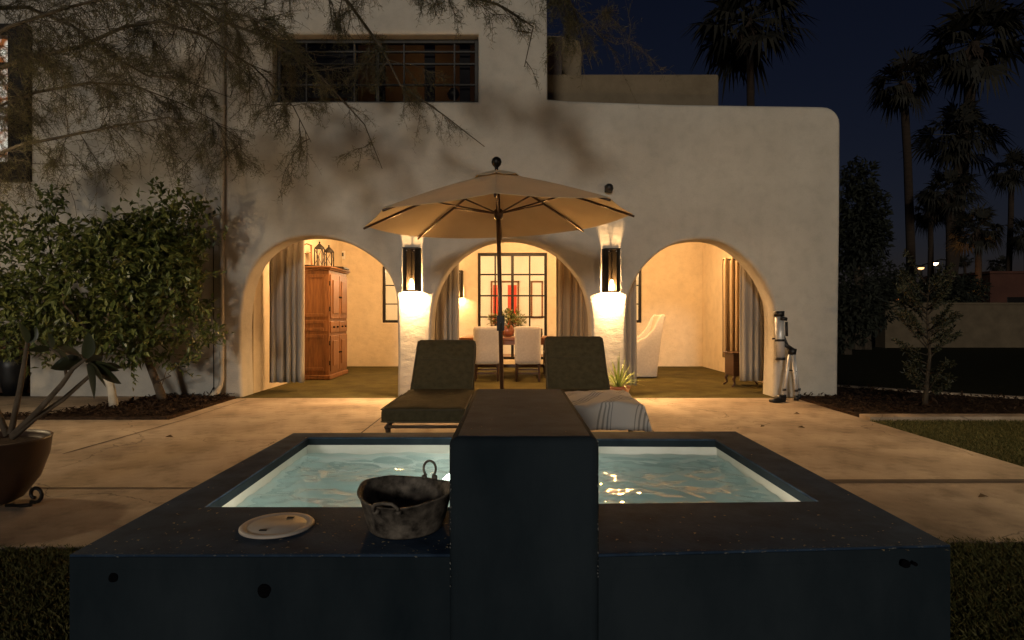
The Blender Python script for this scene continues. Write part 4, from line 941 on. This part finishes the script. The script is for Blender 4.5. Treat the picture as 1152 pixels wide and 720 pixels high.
def twig(p, d, l, r, lev):
    n = 5 if lev < 2 else 4; pts = [p.copy()]; dd = d.normalized()
    for k in range(n):
        dd = (dd + rv()*.2 + Vector((0, 0, -.10 if lev else -.05))).normalized(); pts.append(pts[-1] + dd*l/n)
    tube(LB, pts, [r*(1-.75*k/n) for k in range(n+1)], 4 if lev else 5, cap=False)
    if lev >= 1:
        for k in range(1, n+1):
            for _ in range(1 if lev == 1 else 2):
                u = rnd.random(); q = pts[k-1].lerp(pts[k], u); ld = ((pts[k]-pts[k-1]).normalized()*.5 + rv()).normalized()
                leaf(LF, q, ld, rv(), rnd.uniform(.025, .075), rnd.uniform(.003, .0055), .1)
    if lev < 2:
        for _ in range(7 if lev == 0 else 5):
            k = rnd.randint(1, n); q = pts[k-1].lerp(pts[k], rnd.random()); nd = ((pts[k]-pts[k-1]).normalized() + rv()*.7 + Vector((0, 0, -.12)))
            twig(q, nd, l*rnd.uniform(.4, .75), max(.0016, r*.55), lev+1)
for li, (pts, r) in enumerate(limbs):
    pts = [Vector(p) for p in pts]; n = len(pts)
    tube(LB, pts, [r*(1-.88*k/(n-1))*.55 for k in range(n)], 7)
    for k in range(1, n):
        seg = pts[k]-pts[k-1]; m_ = int(seg.length/.068) + 1
        if li in (5, 6, 7): m_ = max(1, int(m_*.62))
        if li == 4: m_ = max(1, int(m_*.8))
        if k >= n-2 and li in (4, 5): m_ = max(1, m_//3)
        for j in range(m_):
            q = pts[k-1].lerp(pts[k], rnd.random())
            if ux(-120, q.y) > q.x: continue
            dens = 1.0 if k < n-2 else .6
            if rnd.random() > dens: continue
            dirn = seg.normalized()*.7 + rv()*.9 + Vector((0, 0, -.12)); dirn.y *= .8
            ln = rnd.uniform(.25, .62)*(.75 if k > n-3 else 1)
            if q.z > uz(20, q.y) and q.x > -2.2: ln *= .8
            twig(q, dirn, ln, max(.0035, r*.11), 0 if rnd.random() < .62 else 1)
obj('branch', LB, mat('grey_twig', (.055, .042, .028), (.11, .085, .055), rough=.95, scale=14), t, smooth=True); obj('foliage', LF, LEAF_M, t)

# right sapling
t = thing('young_sapling', 'slender young sapling with sparse leaves in the right mulch bed', 'tree', (ux(1043, 7.5), 7.5, 0))
b = new(); tips = []
tube(b, [at(1040, 460, 7.5), at(1042, 440, 7.5), at(1046, 400, 7.5), at(1043, 350, 7.5), at(1046, 312, 7.5)], [.034, .03, .02, .012, .004], 7)
for k in range(46):
    u = rnd.random(); py = 445 - 130*u; spread = 34 - 14*abs(u-.45); s = rnd.choice((-1, 1)); p = at(1043, py, 7.5); q = at(1043 + s*spread*rnd.uniform(.5, 1.15), py - rnd.uniform(8, 40), 7.5 + rnd.uniform(-.35, .35)); tips.append((p, q))
    tube(b, [p, p.lerp(q, .5)+Vector((0, 0, -.02)), q], [.009, .006, .003], 4)
obj('trunk', b, DBARK, t, smooth=True)
b = new()
for p, q in tips:
    for _ in range(90):
        c = p.lerp(q, rnd.uniform(.25, 1.05)); leaf(b, c, (q-p).normalized()*.6 + rv(), rv(), rnd.uniform(.035, .07), .018)
obj('foliage', b, LEAF_S, t)

# ------------------------------------------------------------------ far garden
def fan_crown(seed, dead=10):
    rs = random.Random(seed); b = new()
    nf = rs.randint(30, 42)
    for k in range(nf):
        a = rs.uniform(0, 6.283); el = rs.choice((rs.uniform(-1.1, .3), rs.uniform(-.5, 1.35), rs.uniform(0, 1.2))); d = Vector((math.cos(a)*math.cos(el), math.sin(a)*math.cos(el), math.sin(el))); fl = rs.uniform(.7, 1.18)
        st = d*.45*fl + Vector((0, 0, -.05*rs.uniform(.3, 2))); side = d.cross(Vector((0, 0, 1))); side = side.normalized() if side.length > .05 else Vector((1, 0, 0)); up = side.cross(d)
        tw = rs.uniform(-.5, .5); side, up = side*math.cos(tw)+up*math.sin(tw), up*math.cos(tw)-side*math.sin(tw)
        tube(b, [Vector((0, 0, 0)), st], .012, 4, False)
        for j in range(15):
            th = R(-82 + 164*j/14); q = (d*math.cos(th) + side*math.sin(th)); l = .54*fl*rs.uniform(.7, 1.15)*(.7+.3*math.cos(th))
            w = q.cross(up).normalized()*.028; m1 = st + q*l*.6 + up*.02; tip = st + q*l + Vector((0, 0, -.22*rs.uniform(.3, 1.5)*(1-max(0, q.z)*.6)))
            v = [b.verts.new(x) for x in (st, m1-w, m1+w, tip)]; b.faces.new((v[0], v[1], v[2])); b.faces.new((v[1], v[3], v[2]))
    return b
crowns = []
for s in (3, 8, 21, 34):
    bb = fan_crown(s); me = bpy.data.meshes.new('palm_crown'); bb.to_mesh(me); bb.free(); me.materials.append(PALML); crowns.append(me)
def palm(label, px, py, rad, y, bx_px, trunk_px=8, k=0):
    top = at(px, py, y); s = y/F; base = Vector((ux(bx_px, y), y, -.05))
    t = thing('fan_palm', label, 'palm tree', base, 0, 'fan palms beyond the house')
    b = new(); d = top-base; tr = trunk_px*s/2
    tube(b, [base, base + d*.08, base + d*.35 + Vector((.1, 0, 0)), base + d*.7 + Vector((.1, 0, 0)), top], [tr*1.5, tr*1.15, tr, tr*.92, tr*.9], 10); obj('trunk', b, PALMB, t, smooth=True)
    b = new(); rs = random.Random(int(px))
    for _ in range(70):                        # skirt of dead leaves
        a = rs.uniform(0, 6.283); z = -rs.uniform(.05, .55)*rad*s; p = top + Vector((math.cos(a)*tr*.9, math.sin(a)*tr*.9, z*.7)); leaf(b, p, Vector((math.cos(a)*.6, math.sin(a)*.6, -1)), Vector((math.cos(a), math.sin(a), .3)), rad*s*.32, rad*s*.10)
    obj('dead_skirt', b, DRYL if k == 2 else PALMB, t)
    c = bpy.data.objects.new('crown', crowns[int(px) % 4]); link(c, t); c.location = top-base; c.scale = (rad*s,)*3; c.rotation_euler = (0, 0, px*.7)
palm('tall dark fan palm rising behind the flat roof parapet', 843, 22, 74, 30, 841, 9, 0)
palm('tall slim fan palm nearest the house corner on the right', 1016, 92, 44, 35, 1026, 9, 1)
palm('tallest fan palm at the top right of the picture', 1096, 48, 66, 36, 1062, 12, 0)
palm('yellowish fan palm midway up in front of the tallest palm', 1079, 152, 50, 34, 1064, 9, 1)
palm('low fan palm just beneath the yellowish palm crown', 1067, 215, 37, 33, 1067, 9, 0)
palm('small distant fan palm beside the low palm trunks', 1046, 236, 26, 38, 1044, 6, 1)
palm('fan palm at the far right edge of the picture', 1138, 190, 28, 50, 1131, 6, 0)
lit = palm('short fan palm with its trunk lit orange from below', 1099, 258, 34, 28, 1097, 7, 1)
palm('dim fan palm cut by the right edge of the picture', 1154, 262, 24, 48, 1154, 6, 1)
palm('tiny far fan palm over the garden wall', 1085, 294, 11, 60, 1085, 3, 0)
palm('tiny far fan palm beside the dark building', 1124, 297, 14, 60, 1124, 3, 1)
# uplight for the short palm
t = thing('garden_uplight', 'small ground spotlight at the foot of the short orange-lit palm', 'spotlight', (ux(1097, 27.3), 27.3, -.03))
b = new(); lathe(b, [(0, 0), (.09, 0), (.11, .2), (.09, .2), (.07, .05), (0, .05)], 14); obj('housing', b, IRON, t, local=True)
b = new(); lathe(b, [(0, .12), (.085, .12), (.085, .13), (0, .13)], 14); obj('lens', b, BULB, t, local=True)
lamp('uplight', (0, 0, 0), 330, (1, .45, .14), .05, t, 'SPOT', spot_size=R(44), spot_blend=.6)
l = bpy.data.objects['uplight']; l.location = (0, 0, .25); l.rotation_euler = (R(180-8), 0, 0)
# leafy dark trees and hedge
def bush(name, label, cat, clumps, n, l, base, trunk=True, m=LEAF_D, group=None):
    t = thing(name, label, cat, base, 0, group)
    b = new(); top = max((c for c, _ in clumps), key=lambda c: c[2]); tube(b, [Vector(base), Vector(base).lerp(Vector(top), .5), Vector(top)], [.16, .1, .04], 8)
    for c, _ in clumps: tube(b, [Vector(base) + Vector((0, 0, .3)), Vector(c)], [.07, .02], 5)
    obj('trunk', b, DBARK, t)
    b = new(); foliage(b, clumps, n, l, l*.45); obj('crown', b, m, t)
bush('cypress_tree', 'tall dark bushy tree beside the right house corner', 'tree', [(pc(966, 200, 20), (.55, .6, .7)), (pc(968, 235, 20), (.85, .8, .9)), (pc(963, 275, 20), (.95, .9, .9)), (pc(975, 260, 20), (.7, .7, .8))], 5200, .22, (ux(964, 20), 20, 0))
for k, (px, py, rx, rz, y) in enumerate(((952, 345, 1.0, 1.15, 18), (975, 330, 1.2, 1.2, 20.5), (1003, 322, 1.0, .95, 24), (1030, 330, 1.3, .8, 26), (1062, 332, 1.3, .75, 26), (1086, 326, .9, .7, 27))):
    bush('garden_shrub', ['dark shrub right against the house corner', 'dark shrub beneath the tall bushy tree', 'dark shrub behind the garden wall pier', 'dark shrub behind the garden wall left of the sapling', 'dark shrub behind the garden wall right of the sapling', 'dark shrub beside the orange-lit palm trunk'][k], 'shrub', [(pc(px, py, y), (rx, .9, rz)), (pc(px-6, py+16, y), (rx*.9, .8, rz*.8))], 2400, .2, (ux(px, y), y, -.03), group='shrubs along the garden wall')
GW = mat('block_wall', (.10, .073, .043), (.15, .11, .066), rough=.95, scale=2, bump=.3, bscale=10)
t = thing('garden_wall', 'long low tan garden wall across the right background', 'wall', (ux(1000, 21.7), 21.7, -.05))
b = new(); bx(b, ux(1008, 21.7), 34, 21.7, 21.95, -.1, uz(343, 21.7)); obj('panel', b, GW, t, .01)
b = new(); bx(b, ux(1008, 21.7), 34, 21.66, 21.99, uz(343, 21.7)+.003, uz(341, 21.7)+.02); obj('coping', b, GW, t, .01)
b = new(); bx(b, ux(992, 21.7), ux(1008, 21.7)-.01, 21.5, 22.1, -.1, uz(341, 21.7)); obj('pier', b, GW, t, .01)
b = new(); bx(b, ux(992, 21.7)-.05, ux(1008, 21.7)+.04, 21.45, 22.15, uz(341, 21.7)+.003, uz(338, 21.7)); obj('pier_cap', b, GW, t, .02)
t = thing('pier_lantern', 'small orange lantern glowing on the garden wall pier', 'lantern', (ux(1011, 22.4), 22.4, uz(344, 22.4)))
b = new(); bx(b, -.12, .12, -.12, .12, 0, .04); tube(b, [(0, 0, -1.6), (0, 0, 0)], .03, 6); obj('post', b, IRON, t, local=True)
b = new(); lathe(b, [(.07, .04), (.12, .12), (.10, .2), (0, .26)], 10); obj('glow_shade', b, emit('ember', (1, .28, .06), .55), t, local=True)
# street lights
def street(label, px, py, y, s, c):
    t = thing('street_lamp', label, 'street lamp', (ux(px, y)+.9, y, -.05), 0, 'street lamps beyond the garden')
    h = uz(py, y)
    b = new(); tube(b, [(0, 0, 0), (0, 0, h-.1), (-.15, 0, h+.2), (-.5, 0, h+.25), (-.8, 0, h+.15)], [.09, .06, .05, .045, .04], 8); obj('pole', b, IRON, t, smooth=True, local=True)
    b = new(); lathe(b, [(0, .14), (.16, .1), (.26, .0), (0, .0)], 14, (-.9, 0, h)); obj('hood', b, IRON, t, smooth=True, local=True)
    b = new(); lathe(b, [(0, -.16), (.14, -.12), (.2, -.01), (0, -.005)], 14, (-.9, 0, h)); obj('bulb', b, emit('street_glow', c, s), t, smooth=True, local=True)
    return t, h
t, h = street('bright street lamp above the garden wall behind the sapling', 1052, 295, 42, 12, (1, .72, .42))
t, h = street('faint white street lamp left of the brighter one', 1024, 301, 48, 2.0, (.9, .85, .8))
t, h = street('orange street lamp between the two brighter ones', 1036, 300, 40, 2.2, (1, .5, .2))
# neighbouring building
t = thing('neighbour_house', 'dark reddish flat-roofed house behind the wall at the right edge', 'house', (ux(1140, 36), 36, -.05))
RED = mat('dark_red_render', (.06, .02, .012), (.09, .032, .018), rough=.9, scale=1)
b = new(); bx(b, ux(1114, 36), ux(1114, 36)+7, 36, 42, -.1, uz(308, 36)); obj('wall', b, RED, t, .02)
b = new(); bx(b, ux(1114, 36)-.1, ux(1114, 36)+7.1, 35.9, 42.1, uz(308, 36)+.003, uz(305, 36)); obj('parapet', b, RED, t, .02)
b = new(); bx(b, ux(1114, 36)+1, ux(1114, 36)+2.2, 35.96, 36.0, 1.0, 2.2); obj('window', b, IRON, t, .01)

# fallen leaves on the patio
for (x, y, l) in ((195, 492, 'dry leaf on the concrete left of the pool, toward the mulch bed'), (322, 532, 'dry leaf on the concrete beside the left edge of the pool'), (900, 466, 'dry leaf on the concrete nearest the telescope tripod'), (906, 482, 'dry leaf on the concrete closest to the right lawn edge'), (860, 480, 'dry leaf on the concrete just behind the right corner of the pool'), (1100, 560, 'dry leaf on the right concrete in front of the wide joint')):
    g = F*H/(y-CY); p = Vector((ux(x, g), g, .004))
    b = new(); leaf(b, p, Vector((rnd.uniform(-1, 1), rnd.uniform(-.6, .6), .15)), Vector((0, 0, 1)), .07, .035, .6)
    o = obj('fallen_leaf', b, DRYL); tag(o, l, 'leaf', 'dry leaves on the concrete')

# ------------------------------------------------------------------ path lights just off both sides (they throw the pools of light on the paving)
def lamp_post(label, x, y, pw):
    t = thing('lamp_post', label, 'lamp post', (x, y, -.02), 0, 'garden lamp posts')
    b = new(); lathe(b, [(0, 0), (.09, 0), (.09, .03), (.04, .07), (.028, .15), (.025, 1.95), (.06, 1.98), (.06, 2.0), (0, 2.0)], 16); obj('post', b, IRON, t, smooth=True, local=True)
    b = new(); lathe(b, [(0, 2.36), (.05, 2.33), (.15, 2.27), (.155, 2.26), (0, 2.27)], 20); obj('hood', b, IRON, t, smooth=True, local=True)
    for k in range(4):
        a = R(45+90*k); b = new(); tube(b, [(.055*math.cos(a), .055*math.sin(a), 2.0), (.12*math.cos(a), .12*math.sin(a), 2.265)], .006, 5); obj('bracket', b, IRON, t, local=True)
    b = new(); lathe(b, [(0, 2.01), (.03, 2.03), (.045, 2.09), (.03, 2.15), (0, 2.17)], 14); obj('bulb', b, BULB, t, smooth=True, local=True)
    lamp('post_bulb', (0, 0, 0), pw, (1, .74, .42), .06, t).location = (.0, 0, 2.09)
lamp_post('dark lantern post on the left side of the paving beyond the view', -5.35, 4.7, 330)
lamp_post('dark lantern post on the right side of the paving beyond the view', 5.1, 4.0, 330)

# ------------------------------------------------------------------ light
SUN_EL, SUN_AZ = R(10), R(9)     # low light from behind the camera's left, heading right
d = bpy.data.lights.new('sun', 'SUN'); d.energy = .52; d.angle = R(6.5); d.color = (1, .93, .80)
so = bpy.data.objects.new('sun', d); col.objects.link(so)
dirv = Vector((math.sin(SUN_AZ)*math.cos(SUN_EL), math.cos(SUN_AZ)*math.cos(SUN_EL), -math.sin(SUN_EL)))
so.rotation_euler = dirv.to_track_quat('-Z', 'Y').to_euler(); so.location = (-10, -20, 10)
w = bpy.data.worlds.new('World'); sc.world = w; w.use_nodes = True; nt = w.node_tree; N = nt.nodes; L = nt.links
sky = N.new('ShaderNodeTexSky'); sky.sky_type = 'NISHITA'; sky.sun_disc = False; sky.sun_elevation = SUN_EL; sky.sun_rotation = math.atan2(-dirv.x, -dirv.y)
sky.altitude = 300; sky.air_density = 1.2; sky.dust_density = .4; sky.ozone_density = 4
tint = N.new('ShaderNodeMix'); tint.data_type = 'RGBA'; tint.blend_type = 'MULTIPLY'; tint.inputs['Factor'].default_value = 1; tint.inputs['B'].default_value = (1.05, .66, .80, 1)
bg = N['Background']; bg.inputs[1].default_value = .0034
L.new(sky.outputs[0], tint.inputs['A']); L.new(tint.outputs['Result'], bg.inputs[0])

# ------------------------------------------------------------------ camera and render
cd = bpy.data.cameras.new('camera'); cam = bpy.data.objects.new('camera', cd); col.objects.link(cam)
cam.location = (0, 0, H); cam.rotation_euler = (R(90), 0, 0)
cd.sensor_width = 36; cd.lens = F/1152*36; cd.shift_y = -6/1152; cd.clip_start = .05; cd.clip_end = 600
sc.camera = cam
sc.render.engine = 'CYCLES'; sc.render.resolution_x = 1024; sc.render.resolution_y = 640
cy = sc.cycles; cy.max_bounces = 8; cy.diffuse_bounces = 4; cy.glossy_bounces = 4; cy.transmission_bounces = 8; cy.transparent_max_bounces = 12; cy.sample_clamp_indirect = 4; cy.sample_clamp_direct = 0
cy.caustics_reflective = False; cy.caustics_refractive = True; cy.blur_glossy = .5
cy.use_denoising = True
vs_ = sc.view_settings; vs_.view_transform = 'Standard'; vs_.look = 'None'; vs_.exposure = .35; vs_.gamma = 1; vs_.use_curve_mapping = False
